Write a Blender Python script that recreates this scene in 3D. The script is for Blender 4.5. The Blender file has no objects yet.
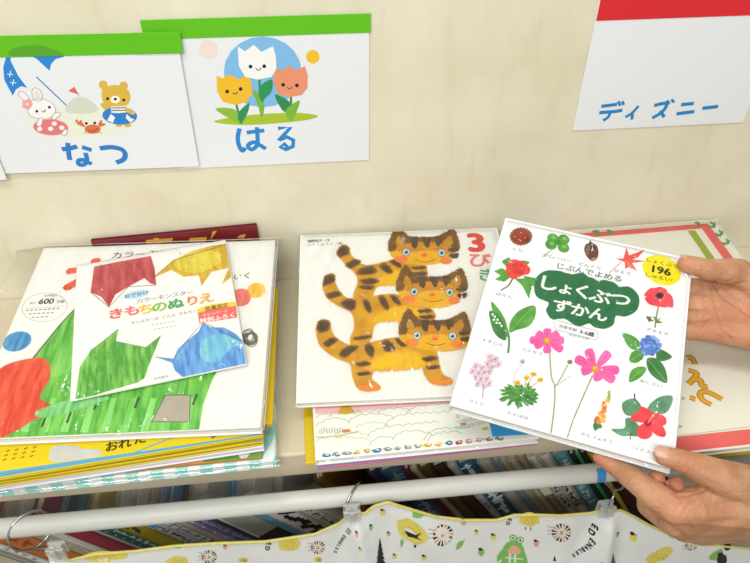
import bpy, bmesh, math, random
from mathutils import Vector, Matrix, Euler
from mathutils.geometry import tessellate_polygon, interpolate_bezier

random.seed(7)
SC = bpy.context.scene
COL = SC.collection

# ---------------------------------------------------------------- camera, world, lights, exposure
CW, CH, FPX = 750.0, 563.0, 691.64
YAW, PITCH, ROLL = 0.09350569, 0.70619314, -0.01046482
CAM_POS = Vector((0.0, -0.68519, 0.5715))
_f = Vector((math.sin(YAW) * math.cos(PITCH), math.cos(YAW) * math.cos(PITCH), -math.sin(PITCH)))
_r = Vector((math.cos(YAW), -math.sin(YAW), 0.0))
_u = _r.cross(_f)
RIGHT = _r * math.cos(ROLL) + _u * math.sin(ROLL)
UP = -_r * math.sin(ROLL) + _u * math.cos(ROLL)
FWD = _f
cam_data = bpy.data.cameras.new('camera')
cam_data.sensor_fit = 'HORIZONTAL'
cam_data.sensor_width = 36.0
cam_data.lens = 36.0 * FPX / CW
cam_data.clip_start = 0.02
cam_data.clip_end = 50
cam = bpy.data.objects.new('camera', cam_data)
COL.objects.link(cam)
cam.matrix_world = Matrix(((RIGHT.x, UP.x, -FWD.x, CAM_POS.x), (RIGHT.y, UP.y, -FWD.y, CAM_POS.y),
                           (RIGHT.z, UP.z, -FWD.z, CAM_POS.z), (0, 0, 0, 1)))
SC.camera = cam

world = bpy.data.worlds.new('room_light')
SC.world = world
world.use_nodes = True
bg = world.node_tree.nodes['Background']
bg.inputs['Color'].default_value = (1.0, 0.995, 0.965, 1)
bg.inputs['Strength'].default_value = 0.62

def area_light(name, loc, target, sx, sy, power, color):
    d = bpy.data.lights.new(name, 'AREA')
    d.shape = 'RECTANGLE'
    d.size, d.size_y = sx, sy
    d.energy = power
    d.color = color
    o = bpy.data.objects.new(name, d)
    COL.objects.link(o)
    o.location = loc
    o.rotation_euler = (Vector(target) - Vector(loc)).to_track_quat('-Z', 'Y').to_euler()
    return o

# two rows of ceiling tubes: one over the shelf front, one farther into the room
area_light('ceiling_tube_near', (-0.25, -0.75, 1.75), (-0.25, -0.4, 0), 1.25, 0.16, 15.0, (1.0, 0.99, 0.96))
area_light('ceiling_tube_far', (-0.5, -1.9, 1.75), (0.0, 0.0, 0.1), 1.4, 0.25, 31.0, (1.0, 0.99, 0.96))

SC.view_settings.view_transform = 'Standard'
SC.view_settings.look = 'None'
SC.view_settings.gamma = 1.0
SC.view_settings.use_curve_mapping = False
SC.view_settings.exposure = -0.18

# ---------------------------------------------------------------- helpers: colour and materials
def lin(h):
    h = h.lstrip('#')
    out = []
    for i in (0, 2, 4):
        c = int(h[i:i + 2], 16) / 255.0
        out.append(c / 12.92 if c <= 0.04045 else ((c + 0.055) / 1.055) ** 2.4)
    return (out[0], out[1], out[2], 1.0)

_mats = {}
def mat(h, rough=0.45, spec=0.35, h2=None, scale=60.0, stretch=(1, 1, 1), bump=0.0, metal=0.0, rot=0.0, contrast=0.25):
    key = (h, rough, spec, h2, scale, stretch, bump, metal, rot, contrast)
    if key in _mats:
        return _mats[key]
    m = bpy.data.materials.new('surface_' + h.strip('#'))
    m.use_nodes = True
    nt = m.node_tree
    p = nt.nodes['Principled BSDF']
    p.inputs['Base Color'].default_value = lin(h)
    p.inputs['Roughness'].default_value = rough
    p.inputs['Specular IOR Level'].default_value = spec
    p.inputs['Metallic'].default_value = metal
    if h2 or bump:
        tc = nt.nodes.new('ShaderNodeTexCoord')
        mp = nt.nodes.new('ShaderNodeMapping')
        mp.inputs['Scale'].default_value = stretch
        mp.inputs['Rotation'].default_value = (0, 0, rot)
        nz = nt.nodes.new('ShaderNodeTexNoise')
        nz.inputs['Scale'].default_value = scale
        nz.inputs['Detail'].default_value = 4
        nt.links.new(tc.outputs['Object'], mp.inputs['Vector'])
        nt.links.new(mp.outputs['Vector'], nz.inputs['Vector'])
        if h2:
            rp = nt.nodes.new('ShaderNodeValToRGB')
            rp.color_ramp.elements[0].position = 0.5 - contrast
            rp.color_ramp.elements[1].position = 0.5 + contrast
            rp.color_ramp.elements[0].color = lin(h)
            rp.color_ramp.elements[1].color = lin(h2)
            nt.links.new(nz.outputs['Fac'], rp.inputs['Fac'])
            nt.links.new(rp.outputs['Color'], p.inputs['Base Color'])
        if bump:
            b = nt.nodes.new('ShaderNodeBump')
            b.inputs['Strength'].default_value = bump
            b.inputs['Distance'].default_value = 0.002
            nt.links.new(nz.outputs['Fac'], b.inputs['Height'])
            nt.links.new(b.outputs['Normal'], p.inputs['Normal'])
    _mats[key] = m
    return m

def page_mat(h='#ece7da', h2='#c9c2b2', axis=2):
    key = ('pages', h, h2, axis)
    if key in _mats:
        return _mats[key]
    st = [6, 6, 6]
    st[axis] = 1500
    m = mat(h, 0.7, 0.1, h2, 1.0, tuple(st), contrast=0.2)
    _mats[key] = m
    return m

def stripe_mat(h1, h2, scale, ang, rough=0.4):
    m = bpy.data.materials.new('striped_paper')
    m.use_nodes = True
    nt = m.node_tree
    p = nt.nodes['Principled BSDF']
    p.inputs['Roughness'].default_value = rough
    tc = nt.nodes.new('ShaderNodeTexCoord')
    mp = nt.nodes.new('ShaderNodeMapping')
    mp.inputs['Rotation'].default_value = (0, 0, ang)
    w = nt.nodes.new('ShaderNodeTexWave')
    w.wave_type = 'BANDS'
    w.inputs['Scale'].default_value = scale
    w.inputs['Distortion'].default_value = 0.0
    rp = nt.nodes.new('ShaderNodeValToRGB')
    rp.color_ramp.elements[0].position = 0.47
    rp.color_ramp.elements[1].position = 0.53
    rp.color_ramp.elements[0].color = lin(h1)
    rp.color_ramp.elements[1].color = lin(h2)
    nt.links.new(tc.outputs['Object'], mp.inputs['Vector'])
    nt.links.new(mp.outputs['Vector'], w.inputs['Vector'])
    nt.links.new(w.outputs['Color'], rp.inputs['Fac'])
    nt.links.new(rp.outputs['Color'], p.inputs['Base Color'])
    return m

def film_mat(strength=0.9, scale=55.0, gloss=0.10, tint='#ffffff', dist=0.009):
    """thin clear plastic film: lets light through, mirrors the lamps on its creases"""
    m = bpy.data.materials.new('clear_film')
    m.use_nodes = True
    nt = m.node_tree
    for n in list(nt.nodes):
        if n.type != 'OUTPUT_MATERIAL':
            nt.nodes.remove(n)
    out = [n for n in nt.nodes if n.type == 'OUTPUT_MATERIAL'][0]
    tr = nt.nodes.new('ShaderNodeBsdfTransparent')
    tr.inputs['Color'].default_value = lin(tint)
    gl = nt.nodes.new('ShaderNodeBsdfGlossy')
    gl.inputs['Roughness'].default_value = 0.09
    fr = nt.nodes.new('ShaderNodeFresnel')
    fr.inputs['IOR'].default_value = 1.3
    mul = nt.nodes.new('ShaderNodeMath')
    mul.operation = 'MULTIPLY_ADD'
    mul.inputs[1].default_value = 1.2
    mul.inputs[2].default_value = gloss - 0.04
    mx = nt.nodes.new('ShaderNodeMixShader')
    tc = nt.nodes.new('ShaderNodeTexCoord')
    mp = nt.nodes.new('ShaderNodeMapping')
    mp.inputs['Scale'].default_value = (1.0, 0.45, 1.0)
    mp.inputs['Rotation'].default_value = (0, 0, 0.7)
    nz = nt.nodes.new('ShaderNodeTexNoise')
    nz.inputs['Scale'].default_value = scale
    nz.inputs['Detail'].default_value = 2.5
    b = nt.nodes.new('ShaderNodeBump')
    b.inputs['Strength'].default_value = strength
    b.inputs['Distance'].default_value = dist
    L = nt.links.new
    L(tc.outputs['Object'], mp.inputs['Vector']); L(mp.outputs['Vector'], nz.inputs['Vector'])
    L(nz.outputs['Fac'], b.inputs['Height']); L(b.outputs['Normal'], gl.inputs['Normal'])
    L(fr.outputs['Fac'], mul.inputs[0]); L(mul.outputs['Value'], mx.inputs['Fac'])
    L(tr.outputs['BSDF'], mx.inputs[1]); L(gl.outputs['BSDF'], mx.inputs[2])
    L(mx.outputs['Shader'], out.inputs['Surface'])
    return m

# ---------------------------------------------------------------- helpers: rays, meshes, objects
def ray(px, py):
    return FWD + RIGHT * ((px - CW / 2) / FPX) - UP * ((py - CH / 2) / FPX)

def at(px, py, depth):
    return CAM_POS + ray(px, py) * depth

def on_y(px, py, y):
    d = ray(px, py)
    return CAM_POS + d * ((y - CAM_POS.y) / d.y)

def on_z(px, py, z):
    d = ray(px, py)
    return CAM_POS + d * ((z - CAM_POS.z) / d.z)

class MB:
    """collects faces of several materials into one mesh"""
    def __init__(s):
        s.v, s.f, s.mi, s.mats, s.sm = [], [], [], [], []
    def slot(s, m):
        if m not in s.mats:
            s.mats.append(m)
        return s.mats.index(m)
    def add(s, verts, faces, m, smooth=False):
        b = len(s.v)
        s.v += [tuple(v) for v in verts]
        k = s.slot(m)
        for f in faces:
            s.f.append([b + i for i in f]); s.mi.append(k); s.sm.append(smooth)
    def add_bm(s, bm, m, mtx=None, smooth=False):
        bm.verts.index_update()
        vs = [(mtx @ v.co) if mtx else v.co.copy() for v in bm.verts]
        s.add(vs, [[v.index for v in f.verts] for f in bm.faces], m, smooth)
        bm.free()
    def box(s, lo, hi, m, bevel=0.0, mtx=None, seg=2):
        bm = bmesh.new()
        bmesh.ops.create_cube(bm, size=1)
        for v in bm.verts:
            v.co = Vector([lo[i] + (v.co[i] + 0.5) * (hi[i] - lo[i]) for i in range(3)])
        if bevel:
            bmesh.ops.bevel(bm, geom=bm.edges[:], offset=bevel, segments=seg, affect='EDGES', profile=0.5)
        s.add_bm(bm, m, mtx)
    def tube(s, pts, r, m, n=10, closed=False, smooth=True, taper=None):
        pts = [Vector(p) for p in pts]
        rings, N = [], len(pts)
        ref = Vector((0.13, 0.31, 0.94)).normalized()
        for i, p in enumerate(pts):
            a = pts[(i - 1) % N] if (closed or i > 0) else p
            c = pts[(i + 1) % N] if (closed or i < N - 1) else p
            t = (c - a).normalized()
            e1 = t.cross(ref)
            if e1.length < 1e-4:
                e1 = t.cross(Vector((1, 0, 0)))
            e1.normalize(); e2 = t.cross(e1)
            rr = r if taper is None else taper[i]
            rings.append([p + (e1 * math.cos(2 * math.pi * k / n) + e2 * math.sin(2 * math.pi * k / n)) * rr for k in range(n)])
        vs = [v for q in rings for v in q]
        fs = []
        for i in range(N if closed else N - 1):
            j = (i + 1) % N
            for k in range(n):
                l = (k + 1) % n
                fs.append([i * n + k, i * n + l, j * n + l, j * n + k])
        if not closed:
            fs.append(list(range(n))[::-1]); fs.append([(N - 1) * n + k for k in range(n)])
        s.add(vs, fs, m, smooth)
    def build(s, name, parent=None, mtx=None):
        me = bpy.data.meshes.new(name)
        me.from_pydata(s.v, [], s.f)
        for m in s.mats:
            me.materials.append(m)
        me.polygons.foreach_set('material_index', s.mi)
        me.polygons.foreach_set('use_smooth', s.sm)
        me.update()
        o = bpy.data.objects.new(name, me)
        COL.objects.link(o)
        if parent:
            o.parent = parent
        if mtx is not None:
            o.matrix_world = mtx
        return o

def tag(o, label=None, cat=None, group=None, kind=None):
    if label: o['label'] = label
    if cat: o['category'] = cat
    if group: o['group'] = group
    if kind: o['kind'] = kind
    return o

def empty(name, loc, rot=(0, 0, 0)):
    o = bpy.data.objects.new(name, None)
    o.empty_display_size = 0.03
    o.location = loc
    o.rotation_euler = rot
    COL.objects.link(o)
    return o

def frame(loc, rot):
    return Matrix.Translation(Vector(loc)) @ Euler(rot, 'XYZ').to_matrix().to_4x4()

# ---------------------------------------------------------------- printed artwork laid flat on a cover
_txt = {}
def text_faces(body, bold=0.0):
    key = (body, bold)
    if key in _txt:
        return _txt[key]
    c = bpy.data.curves.new('lettering', 'FONT')
    c.body = body
    c.size = 1.0
    c.offset = bold
    c.resolution_u = 3
    c.align_x = 'CENTER'
    c.align_y = 'CENTER'
    o = bpy.data.objects.new('lettering', c)
    COL.objects.link(o)
    bpy.context.view_layer.update()
    dg = bpy.context.evaluated_depsgraph_get()
    ev = o.evaluated_get(dg)
    me = ev.to_mesh()
    vs = [(v.co.x, v.co.y) for v in me.vertices]
    fs = [list(p.vertices) for p in me.polygons]
    ev.to_mesh_clear()
    bpy.data.objects.remove(o)
    bpy.data.curves.remove(c)
    if vs:
        cx = (min(v[0] for v in vs) + max(v[0] for v in vs)) / 2
        cy = (min(v[1] for v in vs) + max(v[1] for v in vs)) / 2
        vs = [(v[0] - cx, v[1] - cy) for v in vs]
    _txt[key] = (vs, fs)
    return _txt[key]

def spline(pts, closed=True, n=5):
    """Catmull-Rom through points"""
    N = len(pts)
    out = []
    for i in range(N if closed else N - 1):
        p0 = pts[(i - 1) % N] if closed or i > 0 else pts[i]
        p1 = pts[i]
        p2 = pts[(i + 1) % N]
        p3 = pts[(i + 2) % N] if closed or i + 2 < N else p2
        for k in range(n):
            t = k / n
            out.append(tuple(0.5 * ((2 * p1[j]) + (-p0[j] + p2[j]) * t + (2 * p0[j] - 5 * p1[j] + 4 * p2[j] - p3[j]) * t * t
                       + (-p0[j] + 3 * p1[j] - 3 * p2[j] + p3[j]) * t ** 3) for j in (0, 1)))
    if not closed:
        out.append(tuple(pts[-1]))
    return out

class Art:
    """prints shapes on the plane z = zt of frame M; shapes are traced in photograph coordinates and stored in the cover's own coordinates"""
    EPS = 0.000025
    def __init__(s, mb, M, zt, rect=None, surf=None):
        s.mb, s.zt, s.rect, s.surf = mb, zt, rect, surf
        s.Mi = M.inverted()
        s.o = s.Mi @ CAM_POS
        s.R = s.Mi.to_3x3()
        s.layer = 1
        s.sub = 0
    sub = 0
    def base(s, k=1):
        s.layer = k
        return s
    def loc(s, p):
        d = s.R @ ray(p[0], p[1])
        q = s.o + d * ((s.zt - s.o.z) / d.z)
        return (q.x, q.y)
    def scale(s, p):
        a = s.loc((p[0] - 1, p[1])); b = s.loc((p[0] + 1, p[1])); c = s.loc((p[0], p[1] - 1)); d = s.loc((p[0], p[1] + 1))
        return abs((b[0] - a[0]) * (d[1] - c[1]) - (b[1] - a[1]) * (d[0] - c[0])) ** 0.5 / 2
    def clip(s, pts):
        if not s.rect:
            return pts
        x0, y0, x1, y1 = s.rect
        for ax, lim, sg in ((0, x0, 1), (0, x1, -1), (1, y0, 1), (1, y1, -1)):
            out = []
            for i in range(len(pts)):
                a, b = pts[i - 1], pts[i]
                da, db = (a[ax] - lim) * sg, (b[ax] - lim) * sg
                if (da >= 0) != (db >= 0):
                    t = da / (da - db)
                    out.append((a[0] + (b[0] - a[0]) * t, a[1] + (b[1] - a[1]) * t))
                if db >= 0:
                    out.append(b)
            pts = out
            if len(pts) < 3:
                return []
        return pts
    def nz(s):
        s.sub = (s.sub + 1) % 16
        return s.layer * s.EPS + s.sub * s.EPS * 0.055
    def emit(s, pts, faces, m):
        z = s.zt + s.nz()
        if s.surf:
            s.mb.add([s.surf(p[0], p[1], s.layer * s.EPS) for p in pts], faces, m)
        else:
            s.mb.add([(p[0], p[1], z) for p in pts], faces, m)
    def lpoly(s, pts, m):
        pts = s.clip(pts)
        if len(pts) < 3:
            return
        tris = tessellate_polygon([[Vector((p[0], p[1], 0)) for p in pts]])
        fs = []
        for t in tris:
            a, b, c = (pts[i] for i in t)
            cr = (b[0] - a[0]) * (c[1] - a[1]) - (b[1] - a[1]) * (c[0] - a[0])
            if abs(cr) < 1e-14:
                continue
            fs.append(list(t) if cr > 0 else [t[0], t[2], t[1]])
        s.emit(pts, fs, m)
        s.layer += 1
    def _m(s, c):
        return mat(c) if isinstance(c, str) else c
    def poly(s, pts, c, smooth=False):
        if smooth:
            pts = spline(pts)
        s.lpoly([s.loc(p) for p in pts], s._m(c))
    def line(s, pts, w, c, smooth=False, closed=False):
        if smooth:
            pts = spline(pts, closed)
        if closed:
            pts = list(pts) + [pts[0]]
        k = s.scale(pts[len(pts) // 2]) * w / 2
        L = [Vector(s.loc(p)) for p in pts]
        m = s._m(c)
        lay = s.layer
        nr = []
        for i in range(len(L)):
            a, b = L[max(i - 1, 0)], L[min(i + 1, len(L) - 1)]
            t = (b - a)
            t = t.normalized() if t.length > 1e-9 else Vector((1, 0))
            nr.append(Vector((-t.y, t.x)))
        for i in range(len(L) - 1):
            q = [L[i] - nr[i] * k, L[i + 1] - nr[i + 1] * k, L[i + 1] + nr[i + 1] * k, L[i] + nr[i] * k]
            s.layer = lay
            s.lpoly([(v.x, v.y) for v in q], m)
        s.layer = lay + 1
    def ell(s, cx, cy, rx, ry, c, rot=0, n=20):
        a = math.radians(rot)
        s.poly([(cx + rx * math.cos(t) * math.cos(a) - ry * math.sin(t) * math.sin(a),
                 cy + rx * math.cos(t) * math.sin(a) + ry * math.sin(t) * math.cos(a))
                for t in (2 * math.pi * i / n for i in range(n))], c)
    def ring(s, cx, cy, rx, ry, w, c, rot=0, n=28):
        a = math.radians(rot)
        s.line([(cx + rx * math.cos(t) * math.cos(a) - ry * math.sin(t) * math.sin(a),
                 cy + rx * math.cos(t) * math.sin(a) + ry * math.sin(t) * math.cos(a))
                for t in (2 * math.pi * i / n for i in range(n))], w, c, closed=True)
    def blob(s, cx, cy, r, c, n=9, j=0.25, seed=0, ry=None, rot=0):
        rn = random.Random(seed)
        ry = ry or r
        a0 = math.radians(rot)
        P = []
        for i in range(n):
            t = 2 * math.pi * i / n
            q = 1 + rn.uniform(-j, j)
            x, y = r * q * math.cos(t), ry * q * math.sin(t)
            P.append((cx + x * math.cos(a0) - y * math.sin(a0), cy + x * math.sin(a0) + y * math.cos(a0)))
        s.poly(P, c, True)
    def fur(s, pts, c, hair=1.6, step=1.3, seed=0, w=0.8, lean=0.5):
        """a filled shape with a ragged edge of short hairs"""
        pts = spline(pts, True, 4)
        s.poly(pts, c)
        rn = random.Random(seed + len(pts))
        ar = sum(pts[i - 1][0] * pts[i][1] - pts[i][0] * pts[i - 1][1] for i in range(len(pts)))
        sg = 1 if ar > 0 else -1
        lay = s.layer
        for i in range(len(pts)):
            a, b = pts[i - 1], pts[i]
            dx, dy = b[0] - a[0], b[1] - a[1]
            l = math.hypot(dx, dy)
            if l < 1e-6:
                continue
            for k in range(max(1, int(l / step))):
                t = rn.random()
                x, y = a[0] + dx * t, a[1] + dy * t
                nx, ny = sg * dy / l, -sg * dx / l
                q = rn.uniform(-lean, lean)
                hx, hy = nx + dx / l * q, ny + dy / l * q
                r = hair * rn.uniform(0.5, 1.2)
                s.layer = lay - 1
                s.poly([(x - dx / l * w - nx * 0.4, y - dy / l * w - ny * 0.4), (x + dx / l * w - nx * 0.4, y + dy / l * w - ny * 0.4), (x + hx * r, y + hy * r)], c)
        s.layer = lay
    def text(s, px, py, h, body, c, rot=0.0, bold=0.0, sx=1.0, shear=0.0, off=(0, 0)):
        """h = letter size in photograph pixels at that spot; rot in degrees in the cover's plane"""
        if bold > 0.004:
            lay = s.layer
            for i in range(6):
                s.layer = lay
                t = i * math.pi / 3
                s.text(px, py, h, body, c, rot, 0.0, sx, shear, (bold * math.cos(t), bold * math.sin(t)))
            s.layer = lay + 1
            return
        vs, fs = text_faces(body, 0.0)
        if not vs:
            return
        k = s.scale((px, py)) * h
        o = s.loc((px, py))
        a = math.radians(rot)
        P = []
        for x, y in vs:
            x, y = (x + shear * y + off[0]) * sx, y + off[1]
            P.append((o[0] + k * (x * math.cos(a) - y * math.sin(a)), o[1] + k * (x * math.sin(a) + y * math.cos(a))))
        if s.rect:
            x0, y0, x1, y1 = s.rect
            fs = [f for f in fs if all(x0 < P[i][0] < x1 and y0 < P[i][1] < y1 for i in f)]
        s.emit(P, fs, s._m(c))
        s.layer += 1

def T(ox, oy, sc):
    """turns coordinates of an enlarged crop into photograph coordinates"""
    def f(*pts):
        r = [(ox + x / sc, oy + y / sc) for x, y in pts]
        return r if len(r) != 1 else r[0]
    return f

# ---------------------------------------------------------------- book builder
def book(name, label, loc, rot, w, h, t, cover, art=None, pages=None, spine=None, board=0.0018, hard=True, group=None,
         film=None, film_margin=(0.006, 0.006, 0.006, 0.006), droop=0.0, seam=False, cat='book', inset=0.003):
    """book lying in its own frame: x along the width from the spine, y up the cover, z through the thickness"""
    root = empty(name, loc, rot)
    tag(root, label, cat, group)
    M = frame(loc, rot)
    mb = MB()
    mb.box((0, 0, t - board), (w, h, t), cover, bevel=board * 0.45)
    mb.box((0, 0, 0), (w, h, board), cover, bevel=board * 0.45)
    mb.box((0, 0, board * 0.5), (board, h, t - board * 0.5), spine or cover, bevel=0)
    if art:
        art(Art(mb, M, t, (0.0006, 0.0006, w - 0.0006, h - 0.0006)))
    mb.build('cover', root)
    pg = MB()
    pg.box((board, inset, board), (w - inset, h - inset, t - board), pages or page_mat(), bevel=0)
    pg.build('pages', root)
    if film:
        l, r_, b, tp = film_margin
        fm = MB()
        nx, ny = 40, 40
        vs, fs = [], []
        rn = random.Random(len(label))
        for j in range(ny + 1):
            for i in range(nx + 1):
                x = -l + (w + l + r_) * i / nx
                y = -b + (h + b + tp) * j / ny
                ox = max(0 - x, x - w, 0); oy = max(0 - y, y - h, 0)
                o = math.hypot(ox, oy)
                mx = max(l, r_, b, tp)
                z = t + 0.0015 - min(1, (o / mx) ** 0.7 if o > 0 else 0) * t * 0.55 + rn.uniform(-1, 1) * (0.0002 + 0.02 * min(o, 0.03))
                if droop and y < -0.004:
                    z -= droop * (-0.004 - y)
                    y = -0.004 + (y + 0.004) * 0.55
                vs.append((x, y, z))
        for j in range(ny):
            for i in range(nx):
                a = j * (nx + 1) + i
                fs.append([a, a + 1, a + nx + 2, a + nx + 1])
        fm.add(vs, fs, film, True)
        if seam:
            e = [vs[i] for i in range(nx + 1)] + [vs[j * (nx + 1) + nx] for j in range(1, ny + 1)] + [vs[ny * (nx + 1) + i] for i in range(nx - 1, -1, -1)] + [vs[j * (nx + 1)] for j in range(ny - 1, 0, -1)]
            sm_ = mat('#e3e2dc', 0.25, 0.5)
            if not sm_.get('seam'):
                sm_ = sm_.copy(); sm_['seam'] = 1
                sm_.node_tree.nodes['Principled BSDF'].inputs['Alpha'].default_value = 0.4
            fm.tube(e, 0.0006, sm_, 6, True)
        fm.build('plastic_sleeve', root)
    return root

# ================================================================ THE SETTING
def wall_material():
    m = bpy.data.materials.new('cream_wall_paint')
    m.use_nodes = True
    nt = m.node_tree
    p = nt.nodes['Principled BSDF']
    p.inputs['Roughness'].default_value = 0.6
    p.inputs['Specular IOR Level'].default_value = 0.25
    tc = nt.nodes.new('ShaderNodeTexCoord')
    n1 = nt.nodes.new('ShaderNodeTexNoise'); n1.inputs['Scale'].default_value = 6; n1.inputs['Detail'].default_value = 9; n1.inputs['Roughness'].default_value = 0.62
    r1 = nt.nodes.new('ShaderNodeValToRGB')
    r1.color_ramp.elements[0].position = 0.3; r1.color_ramp.elements[1].position = 0.7
    r1.color_ramp.elements[0].color = lin('#d9d1b3'); r1.color_ramp.elements[1].color = lin('#eae5d0')
    # sparse scuffs
    mp = nt.nodes.new('ShaderNodeMapping'); mp.inputs['Rotation'].default_value = (0, 0.22, 0); mp.inputs['Scale'].default_value = (34, 34, 7)
    n2 = nt.nodes.new('ShaderNodeTexNoise'); n2.inputs['Scale'].default_value = 1.6; n2.inputs['Detail'].default_value = 5
    r2 = nt.nodes.new('ShaderNodeValToRGB')
    r2.color_ramp.elements[0].position = 0.56; r2.color_ramp.elements[1].position = 0.78
    r2.color_ramp.elements[0].color = (0, 0, 0, 1); r2.color_ramp.elements[1].color = (0.24, 0.24, 0.24, 1)
    mx = nt.nodes.new('ShaderNodeMix'); mx.data_type = 'RGBA'
    mx.inputs['B'].default_value = lin('#c3b190')
    n3 = nt.nodes.new('ShaderNodeTexNoise'); n3.inputs['Scale'].default_value = 350
    b = nt.nodes.new('ShaderNodeBump'); b.inputs['Strength'].default_value = 0.12; b.inputs['Distance'].default_value = 0.001
    L = nt.links.new
    L(tc.outputs['Object'], n1.inputs['Vector']); L(n1.outputs['Fac'], r1.inputs['Fac'])
    L(tc.outputs['Object'], mp.inputs['Vector']); L(mp.outputs['Vector'], n2.inputs['Vector']); L(n2.outputs['Fac'], r2.inputs['Fac'])
    L(r1.outputs['Color'], mx.inputs['A']); L(r2.outputs['Color'], mx.inputs['Factor'])
    L(mx.outputs['Result'], p.inputs['Base Color'])
    L(tc.outputs['Object'], n3.inputs['Vector']); L(n3.outputs['Fac'], b.inputs['Height']); L(b.outputs['Normal'], p.inputs['Normal'])
    return m

FRONT = -0.271          # front edge of the shelf top
FLOOR_Z = -0.78
mb = MB(); mb.box((-2.2, 0.0, FLOOR_Z), (2.2, 0.1, 1.9), wall_material())
for px, py in ((300, 90), (300, 181), (302, 183)):      # small red marks on the paint
    a = Art(mb, Matrix(((1, 0, 0, 0), (0, 0, -1, 0), (0, 1, 0, 0), (0, 0, 0, 1))), 0.0)
    a.blob(px, py, 1.1, '#c98a72', seed=px + py)
tag(mb.build('wall_back'), 'cream painted wall behind the shelf', kind='structure')
mb = MB(); mb.box((-2.2, -2.6, FLOOR_Z - 0.05), (2.2, 0.0, FLOOR_Z), mat('#8d8577', 0.5, 0.3, '#7b7365', 12))
tag(mb.build('floor'), 'plain floor under the bookshelf', kind='structure')

# ---- bookshelf carcass
shelf_m = mat('#d6cbb0', 0.42, 0.4, '#cdc1a4', 9, contrast=0.3)
root = tag(empty('bookshelf', (0, FRONT / 2, FLOOR_Z)), 'cream bookshelf whose top holds the stacks of picture books', 'bookshelf')
def sp(name, lo, hi, bevel=0.0015, m=shelf_m):
    q = MB(); q.box(lo, hi, m, bevel=bevel)
    o = q.build(name, root); o.matrix_parent_inverse = root.matrix_basis.inverted(); return o
sp('top_board', (-0.80, FRONT, -0.036), (0.80, -0.0005, 0.0), 0.0025)
sp('side_panel', (-0.82, FRONT, FLOOR_Z), (-0.80, -0.0005, 0.0))
sp('side_panel', (0.80, FRONT, FLOOR_Z), (0.82, -0.0005, 0.0))
sp('shelf_board', (-0.80, FRONT, -0.330), (0.80, -0.010, -0.305))
sp('shelf_board', (-0.80, FRONT, -0.78), (0.80, -0.010, -0.755))
sp('back_panel', (-0.80, -0.010, -0.755), (0.80, -0.0005, -0.036), 0)

# ================================================================ POSTERS ON THE WALL
lam = mat('#e9ecee', 0.32, 0.4)
BLUE = '#2b86cf'
def poster(name, label, x, z, rot, off, tape_hex, tape, art=None, tape_art=None, w=0.21, h=0.148, tape_name='tape_strip'):
    """sheet hung on the wall: local x to the right, y up, z out of the wall; tape = (x0, x1, y0, y1) strips"""
    r = (Matrix.Rotation(math.radians(rot), 3, 'Y') @ Matrix.Rotation(math.pi / 2, 3, 'X')).to_euler()
    root = tag(empty('poster', (x, -off, z), r), label, 'poster', 'laminated signs taped to the wall')
    M = frame((x, -off, z), r)
    q = MB()
    q.box((0, 0, 0), (w, h, 0.0007), lam, bevel=0.0002, seg=1)
    if art:
        art(Art(q, M, 0.0007, (0.0005, 0.0005, w - 0.0005, h - 0.0005)))
    q.build('sheet', root)
    tm = mat(tape_hex, 0.5, 0.3, None)
    for i, (x0, x1, y0, y1, lift) in enumerate(tape):
        q = MB()
        q.box((x0, y0, 0.0006 + lift), (x1, y1, 0.0013 + lift), tm, bevel=0.0002, seg=1)
        if tape_art and i == 0:
            tape_art(Art(q, M, 0.0013 + lift, (x0, y0, x1, y1)))
        q.build(tape_name, root)
    return root

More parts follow.
